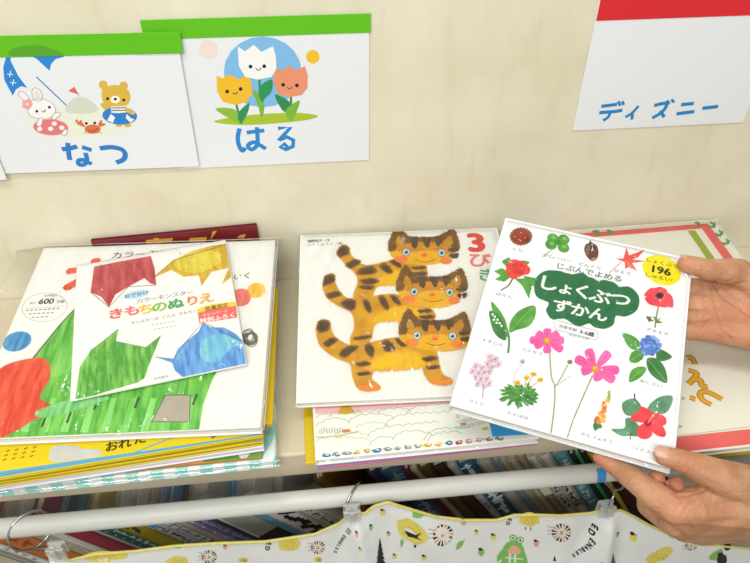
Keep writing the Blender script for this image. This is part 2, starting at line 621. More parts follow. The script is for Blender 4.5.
def art_haru(a):
    c = T(170, 0, 3.129)
    a.ell(*c((290, 225)), 39, 35.5, '#7fbbe6')
    a.base(); a.blob(*c((121, 155)), 9.8, '#f0dcd4', 10, 0.06, 1)
    a.base(); a.ell(*c((447, 178)), 6.8, 6.8, '#f0c22c')
    a.base(3); a.poly(c((137, 381), (200, 366), (300, 356), (400, 353), (462, 362), (430, 375), (330, 386), (220, 391)), '#a9c334', True)
    def stem(p, q): a.base(4); a.line(c(p, q), 2.2, '#3f8f3c')
    stem((279, 240), (287, 360)); stem((207, 325), (223, 388)); stem((378, 295), (380, 378))
    def leaf(pts, col): a.base(6); a.poly(c(*pts), col, True)
    leaf([(287, 368), (275, 330), (258, 283), (285, 300), (295, 335)], '#7bb53c'); a.base(7)
    leaf([(286, 318), (278, 275), (318, 248), (318, 285), (300, 305)], '#2f9257')
    leaf([(222, 386), (195, 375), (142, 342), (185, 338), (213, 352)], '#8cbd3e')
    leaf([(222, 386), (213, 355), (247, 322), (243, 352)], '#2f9257')
    leaf([(378, 350), (352, 345), (328, 297), (360, 308), (378, 325)], '#2f8a52')
    leaf([(378, 378), (362, 345), (404, 314), (398, 345)], '#7bb53c')
    def tulip(pts, col, eyes, m):
        a.base(8); a.poly(spline(c(*pts), True, 3) if False else c(*pts), col)
        a.layer += 1
        for e in eyes:
            a.base(10); a.ell(*c(e), 1.9, 1.9, '#2c2724')
        a.base(10); a.line(c(*m), 0.9, '#5b3a2c', True)
    tulip([(212, 145), (235, 160), (262, 140), (286, 162), (322, 144), (331, 175), (333, 215), (318, 240), (275, 249), (235, 240), (215, 205)], '#f3f4f2',
          [(252, 208), (295, 207)], [(268, 213), (277, 220), (285, 212)])
    tulip([(146, 236), (165, 245), (188, 232), (212, 248), (246, 234), (256, 262), (256, 295), (240, 318), (205, 328), (165, 318), (147, 285)], '#efbd2a',
          [(179, 286), (221, 278)], [(196, 290), (205, 294), (212, 287)])
    tulip([(324, 212), (350, 220), (374, 206), (398, 220), (422, 206), (431, 235), (430, 275), (412, 297), (375, 303), (340, 296), (325, 260)], '#e8956f',
          [(354, 265), (397, 267)], [(366, 272), (374, 278), (383, 271)])
    a.base(); a.line(c((218, 402), (212, 430), (216, 455), (226, 472), (236, 462)), 4.2, BLUE, True)
    a.base(2); a.line(c((240, 415), (295, 408)), 4, BLUE)
    a.base(3); a.line(c((272, 398), (274, 430), (272, 455), (255, 468), (244, 455), (262, 445), (285, 456), (300, 466)), 4, BLUE, True)
    a.base(2); a.line(c((338, 402), (378, 398), (340, 440), (365, 428), (386, 438), (385, 458), (362, 468), (345, 460), (358, 450), (368, 462)), 4, BLUE, False)
def art_natsu(a):
    c = T(0, 50, 4.693)
    # sand, parasol
    a.poly(c((120, 330), (160, 300), (310, 270), (440, 265), (610, 290), (655, 330), (600, 380), (450, 412), (300, 415), (170, 395)), '#e9ecdc', True)
    a.base(2); a.poly(c((310, 290), (325, 245), (370, 218), (420, 235), (462, 280), (400, 300)), '#d3d9c7', True)
    a.base(3); a.line(c((350, 180), (372, 214)), 0.7, '#9a9a98')
    a.base(4); a.poly(c((320, 192), (350, 172), (366, 208)), '#e0694e')
    a.base(); a.poly(c((30, 28), (15, 80), (20, 140), (60, 215), (75, 185), (100, 170), (128, 178), (85, 120), (50, 50), (50, 26)), '#2e86d6')
    a.base(); a.poly(c((50, 30), (90, 120), (128, 176), (170, 110), (228, 78), (180, 50), (130, 25)), '#e6ecef')
    a.base(2); a.poly(c((120, 18), (170, 40), (233, 98), (240, 65), (262, 42), (300, 32), (296, 18)), '#2e86d6')
    a.base(3); a.line(c((170, 125), (312, 260)), 1.2, '#2d6fb8')
    for p in ((48, 112), (62, 152)):
        a.base(3); a.line(c((p[0] - 14, p[1]), (p[0] + 14, p[1] + 3)), 0.8, '#e8f2fa'); a.line(c((p[0] + 3, p[1] - 14), (p[0] - 3, p[1] + 14)), 0.8, '#e8f2fa')
    # rabbit with a float ring
    out = '#b5aca8'
    def shape(P, col, w=0.7):
        k = a.layer
        a.poly(c(*P), col, True); a.line(c(*P), w, out, True, True)
    a.base(4); shape([(130, 245), (110, 235), (90, 215), (88, 200), (105, 195), (125, 210), (140, 235)], '#f2efed')
    shape([(160, 232), (150, 200), (155, 182), (170, 178), (188, 190), (198, 215), (190, 238)], '#f2efed')
    a.base(6); a.poly(c((168, 225), (162, 200), (172, 190), (186, 205), (186, 226)), '#f0ddce', True)
    a.base(6); shape([(130, 285), (140, 245), (170, 230), (210, 232), (245, 250), (262, 280), (250, 305), (220, 322), (180, 322), (145, 310)], '#f5f3f1')
    a.base(9); shape([(245, 310), (265, 292), (285, 298), (268, 318), (250, 326)], '#f3f0ee')
    a.base(9); a.poly(c((185, 330), (235, 318), (272, 330), (262, 350), (195, 352)), '#eec3ab', True)
    a.base(10); a.ell(*c((238, 362)), 17.5, 8, '#e37a7c', 3)
    for p in ((187, 370), (238, 369), (290, 364), (255, 345)):
        a.base(11); a.ell(*c(p), 2.6, 2.2, '#f6f1ee')
    a.base(12); shape([(172, 350), (185, 320), (200, 322), (192, 356)], '#f5f3f1')
    a.base(12); shape([(290, 392), (308, 370), (316, 385), (305, 400)], '#f5f3f1')
    for i in range(5):
        t = i * 2 * math.pi / 5
        a.base(12); a.ell(*c((128 + 13 * math.cos(t), 254 + 13 * math.sin(t))), 2.6, 2.6, '#f0a3a4')
    a.base(13); a.ell(*c((128, 254)), 1.6, 1.6, '#f6d7cf')
    for p in ((173, 287), (232, 268)):
        a.base(13); a.ell(*c(p), 1.4, 1.4, '#2d2826')
    a.base(13); a.line(c((195, 284), (205, 290), (215, 280)), 0.8, '#5a4440', True)
    # bear with a striped float ring
    Y = '#dcb545'
    a.base(4); a.ell(*c((484, 163)), 4.3, 4.3, Y); a.ell(*c((580, 168)), 4.3, 4.3, Y)
    a.base(5); a.poly(c((478, 225), (485, 180), (530, 165), (580, 172), (608, 200), (610, 235), (590, 262), (545, 275), (500, 262)), Y, True)
    a.base(5); a.poly(c((520, 268), (580, 262), (590, 300), (525, 305)), Y, True)
    a.base(5); a.poly(c((470, 255), (488, 250), (515, 270), (500, 285)), Y, True)
    a.base(6); a.ell(*c((562, 308)), 17.5, 9.0, '#2f80cf', 3)
    for P in ([(520, 300), (540, 315), (530, 342), (503, 330)], [(595, 300), (615, 320), (632, 325), (612, 340), (590, 318)]):
        a.base(7); a.poly(c(*P), '#eff3f5')
    a.base(7); a.poly(c((520, 265), (590, 262), (592, 292), (560, 296), (522, 294)), '#f2f1ee')
    for y in (272, 284):
        a.base(8); a.line(c((522, y), (590, y - 2)), 1.0, '#55504c')
    a.base(8); a.poly(c((590, 270), (632, 290), (626, 304), (590, 288)), Y, True)
    a.base(8); a.ell(*c((541, 232)), 4.6, 3.8, '#f7f4ec')
    a.base(9); a.ell(*c((541, 230)), 1.6, 1.4, '#2d2826')
    for p in ((505, 228), (581, 234)):
        a.base(9); a.ell(*c(p), 1.5, 1.5, '#2d2826')
    for p in ((558, 352), (600, 354)):
        a.base(5); a.ell(*c(p), 3.4, 1.8, Y)
    # crab
    R_ = '#dd7346'
    a.base(5); a.ell(*c((435, 371)), 8, 4.6, R_)
    for P in ([(395, 362), (365, 350), (352, 332), (362, 322), (368, 338), (380, 325), (390, 345), (402, 360)],
              [(470, 362), (495, 352), (494, 345), (478, 342), (480, 328), (470, 330), (460, 350)]):
        a.base(5); a.poly(c(*P), R_)
    for x0, x1 in ((405, 395), (418, 412), (452, 458), (465, 478)):
        a.base(4); a.line(c((x0, 385), (x1, 392)), 0.9, R_)
    for p in ((405, 344), (445, 342)):
        a.base(6); a.ell(*c(p), 1.4, 1.4, '#2d2826')
    a.base(7); a.line(c((415, 376), (438, 382), (460, 366)), 0.7, '#7a3018', True)
    # lettering
    a.base(3); a.line(c((290, 466), (335, 460), (362, 452)), 4.6, '#2b7fc6', True)
    a.base(4); a.line(c((318, 436), (322, 480), (328, 516)), 4.6, '#2b7fc6', True)
    a.base(5); a.line(c((385, 455), (430, 470)), 4.4, '#2b7fc6', True)
    a.base(6); a.line(c((400, 482), (408, 510), (398, 535), (372, 538), (368, 520), (395, 516), (430, 536)), 4.2, '#2b7fc6', True)
    a.base(3); a.line(c((468, 462), (520, 456), (570, 466), (588, 490), (578, 515), (545, 528)), 4.8, '#2b7fc6', True)
def art_disney(a):
    c = T(560, 0, 3.95)
    B = '#1f86c6'
    L = lambda w, *P: (a.line(c(*P), w, B, len(P) > 2))
    a.base(3)
    L(3.4, (163, 420), (226, 412)); L(3.4, (155, 445), (218, 440), (246, 435)); L(3.0, (200, 440), (190, 462), (170, 476))
    L(2.6, (230, 400), (238, 418)); L(2.6, (245, 400), (252, 414))
    L(2.8, (310, 418), (285, 446), (258, 462)); L(2.8, (286, 446), (284, 472))
    L(3.4, (372, 416), (420, 408), (405, 440), (364, 466)); L(3.0, (395, 438), (412, 462)); L(2.4, (422, 396), (432, 410)); L(2.4, (440, 392), (450, 404))
    L(3.4, (478, 413), (528, 408)); L(3.4, (460, 449), (530, 440)); L(3.4, (562, 427), (624, 420))

poster('poster', 'laminated sign of three smiling tulips, hung under green tape', -0.151, 0.170, 0.8, 0.0006, '#62be1c',
       [(-0.010, 0.2115, 0.1455, 0.1645, 0.0)], art_haru)
def tape_parasol(a):  # top of the beach parasol showing through the tape as darker green
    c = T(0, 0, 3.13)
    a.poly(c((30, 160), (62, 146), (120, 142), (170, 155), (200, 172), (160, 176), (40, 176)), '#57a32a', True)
poster('poster', 'laminated sign with a rabbit, crab and bear at the beach, under green tape', -0.340, 0.1785, 1.4, 0.0036, '#62be1c',
       [(-0.004, 0.2125, 0.1285, 0.1495, 0.0), (0.168, 0.2135, 0.1290, 0.1500, 0.0008)], art_natsu, tape_parasol)
poster('poster', 'laminated sign with blue katakana lettering, hung under red tape', 0.2915, 0.1895, 0.5, 0.0006, '#da2b31',
       [(0.001, 0.212, 0.1245, 0.152, 0.0)], art_disney, w=0.2035)
poster('poster', 'blank corner of a laminated sign at the far left of the wall', -0.5455, 0.176, 1.0, 0.0062, '#62be1c',
       [(-0.004, 0.2125, 0.1285, 0.1495, 0.0)])

# ================================================================ LEFT STACK
def cr(h1, h2, rot=0.6, sc=60, st=(1, 0.16, 1)):
    sc = sc * 3.5
    """crayon hatching in two tones of one colour"""
    return mat(h1, 0.5, 0.3, h2, sc, st, rot=rot, contrast=0.12)
D2R = math.radians

def tilt_rot(tilt, yaw):
    return (Matrix.Rotation(D2R(yaw), 3, 'Z') @ Matrix.Rotation(D2R(tilt), 3, 'X')).to_euler()
def tilt_loc(x, y, ztop, t, tilt, yaw):
    """origin of a book of thickness t whose front-left cover corner is at x, y, ztop"""
    return Vector((x, y, ztop)) - tilt_rot(tilt, yaw).to_matrix() @ Vector((0, 0, t))
def rest_on(M, z, bl, br, tl):
    """pose and size of something lying on the plane z of frame M, from three of its corners"""
    Mi = M.inverted(); R3 = Mi.to_3x3(); o = Mi @ CAM_POS
    def hit(p):
        d = R3 @ ray(*p)
        return o + d * ((z - o.z) / d.z)
    a, b, c = hit(bl), hit(br), hit(tl)
    ang = math.atan2(b.y - a.y, b.x - a.x)
    Mw = M @ Matrix.Translation(a) @ Matrix.Rotation(ang, 4, 'Z')
    ex = Vector((math.cos(ang), math.sin(ang), 0)); ey = Vector((-math.sin(ang), math.cos(ang), 0))
    return Mw.to_translation(), Mw.to_euler(), (b - a).dot(ex), (c - a).dot(ey)

# teal-striped book at the very bottom
stripe = stripe_mat('#e6efec', '#a2dbd2', 15.5, D2R(28))
def org(brx, bry, w, rot):      # front-right corner -> front-left corner (the frame's origin)
    return (brx - w * math.cos(D2R(rot)), bry - w * math.sin(D2R(rot)))
def lbook(name, label, br, z0, z1, w, h, rot, cover, **k):
    x, y = org(br[0], br[1], w, rot)
    return book(name, label, (x, y, z0), (0, 0, D2R(rot)), w, h, z1 - z0, cover, **k)
lbook('picture_book', 'book in teal and white striped wrapping at the bottom of the left stack', (-0.0590, -0.2852), 0.0004, 0.0142, 0.262, 0.268, 1.2, stripe,
      pages=stripe, board=0.0045, inset=0.0002, film=film_mat(0.4, 30, 0.06), film_margin=(0.02, 0.003, 0.040, 0.001), droop=0.75, group='left stack of books', cat='book')
def art_brown(a):
    c = T(140, 410, 5)
    a.poly(c((310, 232), (380, 212), (500, 200), (605, 196), (605, 252), (400, 265), (325, 270)), mat('#4f8a3a', 0.4, 0.4, '#6fae4c', 70))
    a.base(2); a.poly(c((490, 215), (540, 195), (560, 200), (520, 250)), '#cfd6c8', True)
    a.base(2); a.poly(c((-140, 300), (300, 236), (326, 268), (-140, 316)), mat('#d9a35c', 0.4, 0.3, '#cf9a55', 20))
lbook('picture_book', 'brown picture book with a green corner lying on the striped book', (-0.0722, -0.2835), 0.0146, 0.0180, 0.25, 0.268, 0.8, mat('#c08a45', 0.4, 0.3, '#ad7936', 20),
      art=art_brown, pages=page_mat('#dcb98a', '#b98d55'), group='left stack of books')
lbook('picture_book', 'white picture book with a crimson spine end under the yellow books', (-0.0695, -0.2785), 0.0199, 0.0275, 0.255, 0.20, 4.4, mat('#e8e4ea', 0.35, 0.4),
      spine=mat('#9c2148'), group='left stack of books', pages=page_mat('#ece8e6', '#b9b0bb'))
def art_y2(a):
    c = T(140, 410, 5)
    a.line(c((-140, 330), (620, 152)), 2.6, '#4d9fc0')
    a.base(2); a.poly(c((50, 232), (600, 118), (600, 110), (50, 215)), '#e3be3a')
lbook('picture_book', 'yellow edged picture book between the thin yellow booklet and the white book', (-0.0688, -0.2777), 0.0279, 0.0340, 0.262, 0.20, 4.9, mat('#d6bb22', 0.35, 0.4),
      art=art_y2, group='left stack of books', pages=page_mat('#e9e4d2', '#7fb2c4'))
lbook('picture_book', 'thin yellow booklet sticking out at the right of the left stack', (-0.0605, -0.2609), 0.0344, 0.0380, 0.205, 0.20, -1.2, mat('#e2bd18', 0.35, 0.4),
      board=0.001, group='left stack of books')
def art_y1(a):
    c = T(0, 430, 5); d = T(140, 410, 5)
    a.lpoly([(0.0006, 0.0006), (0.2634, 0.0006), (0.2634, 0.0022), (0.15, 0.0042), (0.0006, 0.0078)], mat('#5aa3c4'))
    a.base(2); a.poly(c((272, 80), (390, 78), (400, 92), (490, 98), (505, 115), (490, 132), (300, 160), (250, 152), (245, 130)), mat('#bdbcb4', 0.4, 0.3, '#d2d1ca', 50), True)
    a.base(2); a.line(c((545, 165), (640, 125), (760, 78)) + [d((200, 125))], 1.6, '#6fa9b8')
    a.base(3); a.poly(d((350, 120), (405, 118), (360, 146)), '#a4604f')
    for i, (x, y, b) in enumerate(((560, 80, 'お'), (625, 66, 'れ'), (700, 44, 'た'))):
        a.base(3); a.text(*c((x, y)), 12, b, '#3a3115', 4, 0.03)
    for i in range(4):
        for j in range(3):
            a.base(3); a.line(c((30 + 45 * i - 8 * j, 108 + 22 * j - 6 * i), (48 + 45 * i - 8 * j, 100 + 22 * j - 6 * i)), 1.5, '#8a7a1c')
    for i in range(9):
        a.base(3); a.line(c((20 + 22 * i, 222 - 3.6 * i), (36 + 22 * i, 219 - 3.6 * i)), 1.0, '#8a7a1c')
lbook('picture_book', 'yellow picture book with a blue band just under the big coloured cover', (-0.0682, -0.2768), 0.0384, 0.0424, 0.264, 0.14, 5.4, mat('#dfc718', 0.35, 0.4),
      art=art_y1, board=0.0015, group='left stack of books', pages=page_mat('#f0ece0', '#d5cdb8'))

# big picture book with colour patches, in a clear sleeve
GR = cr('#4fa83a', '#86cf5e', 0.5, 45)
RD = cr('#d8442f', '#e8694a', 0.3, 60)
INK = '#5c5a52'
def art_big(a):
    c = T(0, 225, 2.207); e = T(0, 270, 6.26); g = T(120, 360, 4.6875)
    tri = [(88, 296), (60, 326), (30, 363), (0, 404), (-50, 444), (199, 431), (203, 405), (212, 380), (230, 350), (180, 330)]
    a.poly(tri, GR)
    a.base(2); a.poly([(88, 300), (62, 345), (40, 380), (75, 372), (92, 330)], cr('#62b548', '#93d56c', 0.5, 45))
    rn = random.Random(3)
    for i in range(9):      # long pale strokes and short dark dashes
        x = 20 + i * 20
        a.base(3); a.poly([(x, 432), (x + 8, 432), (x + 17, 398), (x + 11, 398)], cr('#7dcb62', '#9ade7e', 0.5, 60))
    for p in ((44, 422), (69, 418), (96, 405), (137, 403), (195, 400), (83, 322)):
        a.base(4); a.line([(p[0] - 2, p[1] + 5), (p[0] + 2, p[1] - 6)], 2.2, '#3c5a2e')
    a.base(4); a.line([(88, 295), (60, 325), (30, 362)], 1.4, INK)
    a.base(5); a.poly([(-10, 378), (4, 366), (22, 360), (42, 358), (50, 366), (49, 380), (40, 398), (60, 410), (34, 420), (18, 430), (-12, 442), (-30, 430), (-30, 390)], RD, True)
    a.base(6); a.poly([(36, 412), (70, 400), (110, 398), (70, 412), (44, 418)], cr('#6fc06a', '#9ad89a', 0.2, 60), True)
    a.base(); a.ell(17, 341.5, 15, 9.5, cr('#3c86b8', '#5fa3cd', 0.2, 70), -18)
    a.base(4); a.poly(g((212, 165), (330, 165), (325, 290), (150, 290)), mat('#b0a595', 0.5, 0.3, '#c0b6a6', 40)); a.line(g((212, 165), (330, 165), (325, 290), (150, 290)), 1.1, INK, closed=True)
    a.base(4); a.ell(241, 297.5, 10, 9, cr('#de6e62', '#e98a7c', 0.4, 70), -10)
    a.base(3); a.ell(256, 290.5, 9.5, 7.5, cr('#e8b93a', '#efcf66', 0.4, 70), -15)
    a.base(3)
    for k in range(14):
        t = k * 0.9
        a.base(3 + k % 2); a.ring(250 + 1.5 * math.cos(t), 338 + 1.5 * math.sin(t * 1.3), 4 + k % 5, 4.5 + k % 4, 0.8, '#6c685c', k * 25, 14)
    # lettering
    for i, ch in enumerate('カラーモンスター'):
        a.base(2); a.text(117 + i * 12.0, 255.2 - i * 0.55, 8.6, ch, '#4c473c', -3, 0.006, 1.15)
    a.base(2); a.text(88, 275, 44, 'オ', RD, 10, 0.05)
    a.base(2); a.text(238, 277, 8, 'い', '#4c473c', 0, 0.01); a.text(247, 275.5, 8, 'く', '#4c473c', 0, 0.01)
    P = [(44.7 + 22.3 * math.cos(t) + 1.2 * math.sin(t), 307.3 - 2.2 * math.cos(t) + 14.2 * math.sin(t)) for t in (i * 2 * math.pi / 32 for i in range(32))]
    a.base(2); a.line(P, 0.5, '#b7b2a6', closed=True)
    a.base(2); a.text(46.5, 301.3, 8.6, '600', '#3c3a36', 0, 0.03)
    a.base(2); a.text(60.5, 301.5, 3.6, '万部', '#55524a', 0, 0.02); a.text(33, 303, 3.0, '累計', '#77736a', 0, 0.0)
    a.base(2); a.text(51, 295.6, 2.8, '世界累計', '#66625a', 0, 0.01)
    a.base(2); a.line([(25, 308.7), (64, 306.5)], 0.4, '#b7b2a6')
    for i, y in enumerate((310.5, 314, 317.5)):
        for j in range(8 - 2 * i):
            a.base(2); a.line([(26 + i * 3 + j * 4.4, y - j * 0.25), (28.6 + i * 3 + j * 4.4, y - 0.2 - j * 0.25)], 1.3, '#8d897f')
BT = 0.0122
BROT = tilt_rot(5.0, -3.05)
BLOC = tilt_loc(-0.3407, -0.2630, 0.0552, BT, 5.0, -3.05)
book('picture_book', 'large square picture book with green, red and blue patches in a clear sleeve', BLOC, BROT, 0.272, 0.259, BT, mat('#efeee8', 0.35, 0.4),
     art=art_big, pages=page_mat('#efece4', '#d8d2c6'), board=0.0026, film=film_mat(1.0, 32, 0.06, dist=0.06), film_margin=(0.034, 0.003, 0.003, 0.002), seam=True, group='left stack of books')

# colouring booklet lying on it
def art_nurie(a):
    c = T(90, 240, 3.947); d = T(100, 270, 5)
    a.poly(c((16, 105), (120, 84), (240, 63), (255, 110), (262, 178), (235, 170), (215, 150), (150, 185), (100, 215), (75, 265), (45, 225), (2, 205)), cr('#b8454a', '#cc6663', 0.2, 60))
    a.base(); a.poly(c((250, 150), (300, 105), (330, 80), (400, 45), (480, 22), (562, 10), (575, 60), (578, 130), (520, 175), (548, 110), (480, 125), (440, 182), (430, 140), (370, 145), (320, 118)), cr('#cda632', '#e3c23c', 0.9, 60))
    a.base(2); a.poly(c((335, 85), (400, 50), (500, 45), (520, 80), (460, 120), (400, 130), (340, 112)), cr('#d9c43a', '#e8d75a', 0.9, 60), True)
    a.base(); a.poly(c((-40, 500), (0, 440), (60, 395), (112, 352), (100, 400), (160, 415), (220, 425), (280, 378), (255, 440), (230, 500), (215, 545), (190, 562), (60, 600), (-60, 640)), cr('#4ea03a', '#8fce62', 0.5, 60))
    a.base(); a.poly(c((258, 462), (330, 470), (345, 430), (380, 400), (430, 360), (445, 325), (475, 345), (530, 345), (575, 370), (605, 400), (618, 492), (500, 515), (400, 545), (370, 545), (335, 515), (325, 485)), cr('#4f8fd0', '#7fb4e4', 0.9, 55))
    a.base(2); a.poly(c((440, 400), (500, 370), (560, 385), (600, 410), (560, 425), (500, 480), (440, 470)), cr('#6fb7d8', '#8fd0dc', 0.9, 60), True)
    for P in ([(2, 205), (75, 265), (150, 185), (262, 178)], [(250, 150), (330, 80), (562, 10)], [(0, 440), (112, 352), (100, 400), (220, 425), (280, 378)], [(258, 462), (330, 470), (380, 400), (445, 325), (605, 400)]):
        a.base(3); a.line(c(*P), 0.7, '#5b5a48')
    rn = random.Random(5)
    for (cx, cy, wx, wy, col) in ((130, 120, 90, 40, '#8d2f38'), (430, 80, 110, 35, '#a5831f'), (110, 480, 110, 60, '#35772c'), (460, 450, 110, 60, '#356fa8')):
        for i in range(16):
            x, y = cx + rn.uniform(-wx, wx), cy + rn.uniform(-wy, wy)
            a.base(4); a.line(c((x, y), (x + 8, y + 9)), 0.45, col)
    # lettering
    a.base(); a.ell(136.5, 294.5, 12.5, 3.8, '#b7dbe9', -12)
    a.base(3); a.text(136.5, 294.5, 5.2, 'おでかけ', '#4a6a86', 0, 0.02)
    for i, ch in enumerate('カラーモンスター'):
        a.base(2); a.text(139.5 + i * 7.2, 301 - i * 1.25, 6.2, ch, '#6b665c', 0, 0.0, 1.1)
    hues = ['#e06a5a', '#e2757c', '#e6c64a', '#8fbf4a', '#4fa35c', '#e08a5a', '#e0b04a', '#58a85a']
    for i, (ch, x, y, s) in enumerate((('き', 116, 313.5, 13), ('も', 132, 310.5, 13), ('ち', 145.5, 309, 13), ('の', 159.5, 307, 13), ('ぬ', 176, 303.5, 13), ('り', 192.5, 300.5, 12), ('え', 206.5, 298, 13))):
        a.base(2); a.text(x, y, s, ch, hues[i], 0, 0.04, 1.1)
    for x, y, b in ((145, 320.5, 'モンスターは'), (169, 316, 'どんな'), (187, 312.5, 'きもち？')):
        a.base(2); a.text(x, y, 4.0, b, '#77726a', 0, 0.01)
    for x, y in ((152, 325), (154, 329.5)):
        for j in range(6):
            a.base(2); a.line([(x + j * 4, y - 0.7 * j), (x + j * 4 + 2.5, y - 0.45 - 0.7 * j)], 0.9, '#a09c92')
    a.base(); a.poly(d((488, 205), (680, 172), (686, 238), (496, 268)), '#e8726e')
    a.base(2); a.poly(d((488, 196), (560, 172), (672, 160), (676, 180), (580, 190), (498, 212)), '#f2d43c', True)
    a.base(3); a.text(*d((583, 184)), 5, '数量限定', '#7a5a2a', 0, 0.02)
    a.base(3); a.text(*d((575, 216)), 3.6, 'キャンペーン', '#f7efe6', 0, 0.01); a.text(*d((585, 240)), 6.2, '特別ふろく', '#fbf6ee', 0, 0.03)
    a.base(3); a.text(161, 377.5, 3.2, '永岡書店', '#6e6a62', 0, 0.0)
NLOC, NROT, NW, NH = rest_on(frame(BLOC, BROT), BT + 0.0045, (70, 401), (247, 364), (93, 263))
NLOC = NLOC - NROT.to_matrix() @ Vector((0, 0, 0.0018))
book('colouring_booklet', 'small white colouring booklet lying tilted on the large square picture book', NLOC, NROT, NW, NH, 0.0018,
     mat('#f1f0ec', 0.3, 0.4), art=art_nurie, board=0.0005, inset=0.0006, film=film_mat(1.0, 34, 0.06, dist=0.045), film_margin=(0.002, 0.002, 0.002, 0.002), cat='booklet')

# dark red book standing behind the stack against the wall
def art_red(a):
    for P in ([(150, 247), (154, 238), (159, 238), (156, 247)], [(188, 242), (190, 238), (207, 237), (205, 243)], [(237, 238), (240, 235), (246, 234), (244, 238)], [(210, 240), (213, 231), (217, 231)], [(146, 247), (146, 240), (173, 238), (172, 241)]):
        a.base(2); a.poly(P, '#d9a23a')
rr = Matrix.Rotation(math.pi / 2, 3, 'X').to_euler()
rr = (Matrix.Rotation(D2R(-2.2), 3, 'Y') @ Matrix.Rotation(math.pi / 2, 3, 'X')).to_euler()
book('picture_book', 'dark red book with yellow lettering standing behind the left stack', (-0.268, -0.0014, 0.0077), rr, 0.194, 0.076, 0.0056,
     mat('#6f1c22', 0.4, 0.4, '#7d242a', 20), art=art_red, board=0.0012)

# ================================================================ MIDDLE STACK
YF = mat('#dba62a', 0.5, 0.2, '#ecbc30', 60, contrast=0.3)
YB = mat('#c68e2a', 0.5, 0.2, '#deaa28', 70, contrast=0.25)
YL = mat('#ebc626', 0.5, 0.2, '#e4b42a', 60)
MID = mat('#a5742e', 0.6, 0.1, '#bd8730', 120)
BRN = mat('#6e5132', 0.6, 0.1, '#8a6434', 90, contrast=0.25)
BRD = mat('#54463a', 0.6, 0.1, '#6b5238', 90)
def art_cat(a):
    c1 = T(310, 230, 4.6875); c3 = T(315, 300, 4.6875)
    def head(c, H, ox, oy):
        a.fur(c(*H), YF, 0.9)
        def q(*P): return c(*[(x + ox, y + oy) for x, y in P])
        a.fur(q((400, 165), (395, 130), (405, 100), (435, 45), (470, 80), (500, 98), (560, 100), (620, 96), (660, 78), (700, 60), (720, 105), (728, 150),
                 (700, 160), (660, 140), (600, 128), (520, 130), (450, 150)), BRN, 1.6)
        a.fur(q((430, 150), (500, 128), (600, 125), (690, 150), (700, 180), (640, 165), (560, 160), (470, 170)), mat('#c08430', 0.5, 0.2, '#d89a2c', 90), 1.8)
        for P in ([(430, 130), (440, 95), (460, 115), (462, 140)], [(650, 125), (685, 95), (695, 125), (680, 140)]):
            a.fur(q(*P), mat('#d09c3c', 0.5, 0.2, '#b98530', 90), 1.2)
        for P in ([(498, 105), (512, 100), (532, 102), (526, 145), (512, 146), (502, 130)], [(555, 103), (580, 102), (592, 104), (584, 142), (568, 142)], [(612, 102), (632, 98), (645, 105), (632, 138), (620, 134)],
                  [(676, 155), (720, 150), (720, 164), (690, 168)], [(682, 182), (722, 176), (716, 196), (690, 196)]):
            a.fur(q(*P), BRD, 1.2)
        k = a.layer
        for p in ((478, 170), (644, 173)):
            a.base(k); a.ell(*q((p[0], p[1])), 4.0, 4.1, '#5d6a68'); a.ell(*q(p), 3.4, 3.5, '#cfe0e2'); a.ell(*q(p), 2.2, 2.3, '#6d9aa6'); a.ell(*q(p), 1.3, 1.3, '#22282a'); a.ell(*q((p[0] - 4, p[1] - 5)), 0.6, 0.6, '#f4f6f6')
        a.base(k); a.ell(*q((455, 203)), 6.6, 3.6, mat('#ea7a4a', 0.5, 0.2, '#e8903c', 80)); a.base(k); a.ell(*q((665, 210)), 6.0, 3.6, mat('#ea7a4a', 0.5, 0.2, '#e8903c', 80))
        a.base(k); a.ell(*q((562, 183)), 2.8, 2.1, '#e8623c'); a.ell(*q((560, 180)), 0.8, 0.5, '#f6c4a8')
        a.base(k); a.line(q((520, 203), (540, 212), (565, 216), (590, 213), (614, 204)), 0.7, '#9a6420', True)
    def body(c, B, belly, stripes):
        a.fur(c(*B), YB, 0.9)
        bx = sum(p[0] for p in belly) / len(belly); by = sum(p[1] for p in belly) / len(belly)
        a.fur(c(*[(bx + (x - bx) * 1.35, by + (y - by) * 1.15) for x, y in belly]), mat('#e8b428', 0.5, 0.2, '#e0a52c', 70), 3.2, w=1.1)
        a.fur(c(*[(bx + (x - bx) * 1.1, by + (y - by) * 0.9) for x, y in belly]), YL, 3.0, w=1.1)
        k = a.layer
        for P in stripes:
            cx = sum(p[0] for p in P) / len(P); cy = sum(p[1] for p in P) / len(P)
            for j, (s_, m_, h_) in enumerate(((0.96, MID, 1.5), (0.84, BRN, 1.2), (0.60, BRD, 1.1))):
                a.base(k + j); a.fur(c(*[(cx + (x - cx) * s_, cy + (y - cy) * s_) for x, y in P]), m_, h_, seed=j)
        a.base(k + 4)
    # upper cat
    body(c1, [(125, 112), (135, 85), (155, 70), (180, 78), (190, 110), (215, 138), (262, 165), (340, 152), (420, 132), (480, 140), (540, 165), (548, 235), (500, 255),
              (410, 255), (320, 266), (298, 298), (285, 325), (215, 328), (203, 295), (222, 250), (212, 205), (165, 160)],
         [(330, 245), (420, 190), (480, 200), (470, 245), (400, 252)],
         [[(125, 112), (135, 85), (155, 70), (182, 78), (186, 112), (158, 122), (140, 130)], [(165, 160), (215, 136), (240, 152), (190, 182)], [(215, 205), (235, 178), (300, 168), (315, 200), (250, 212)],
          [(322, 170), (352, 152), (390, 195), (372, 205), (350, 195)], [(370, 148), (400, 138), (430, 165), (420, 178)], [(230, 235), (300, 225), (325, 245), (260, 258)], [(228, 262), (300, 262), (290, 280), (240, 275)], [(475, 175), (540, 170), (542, 182), (490, 186)], [(480, 200), (545, 196), (545, 212), (500, 214)]])
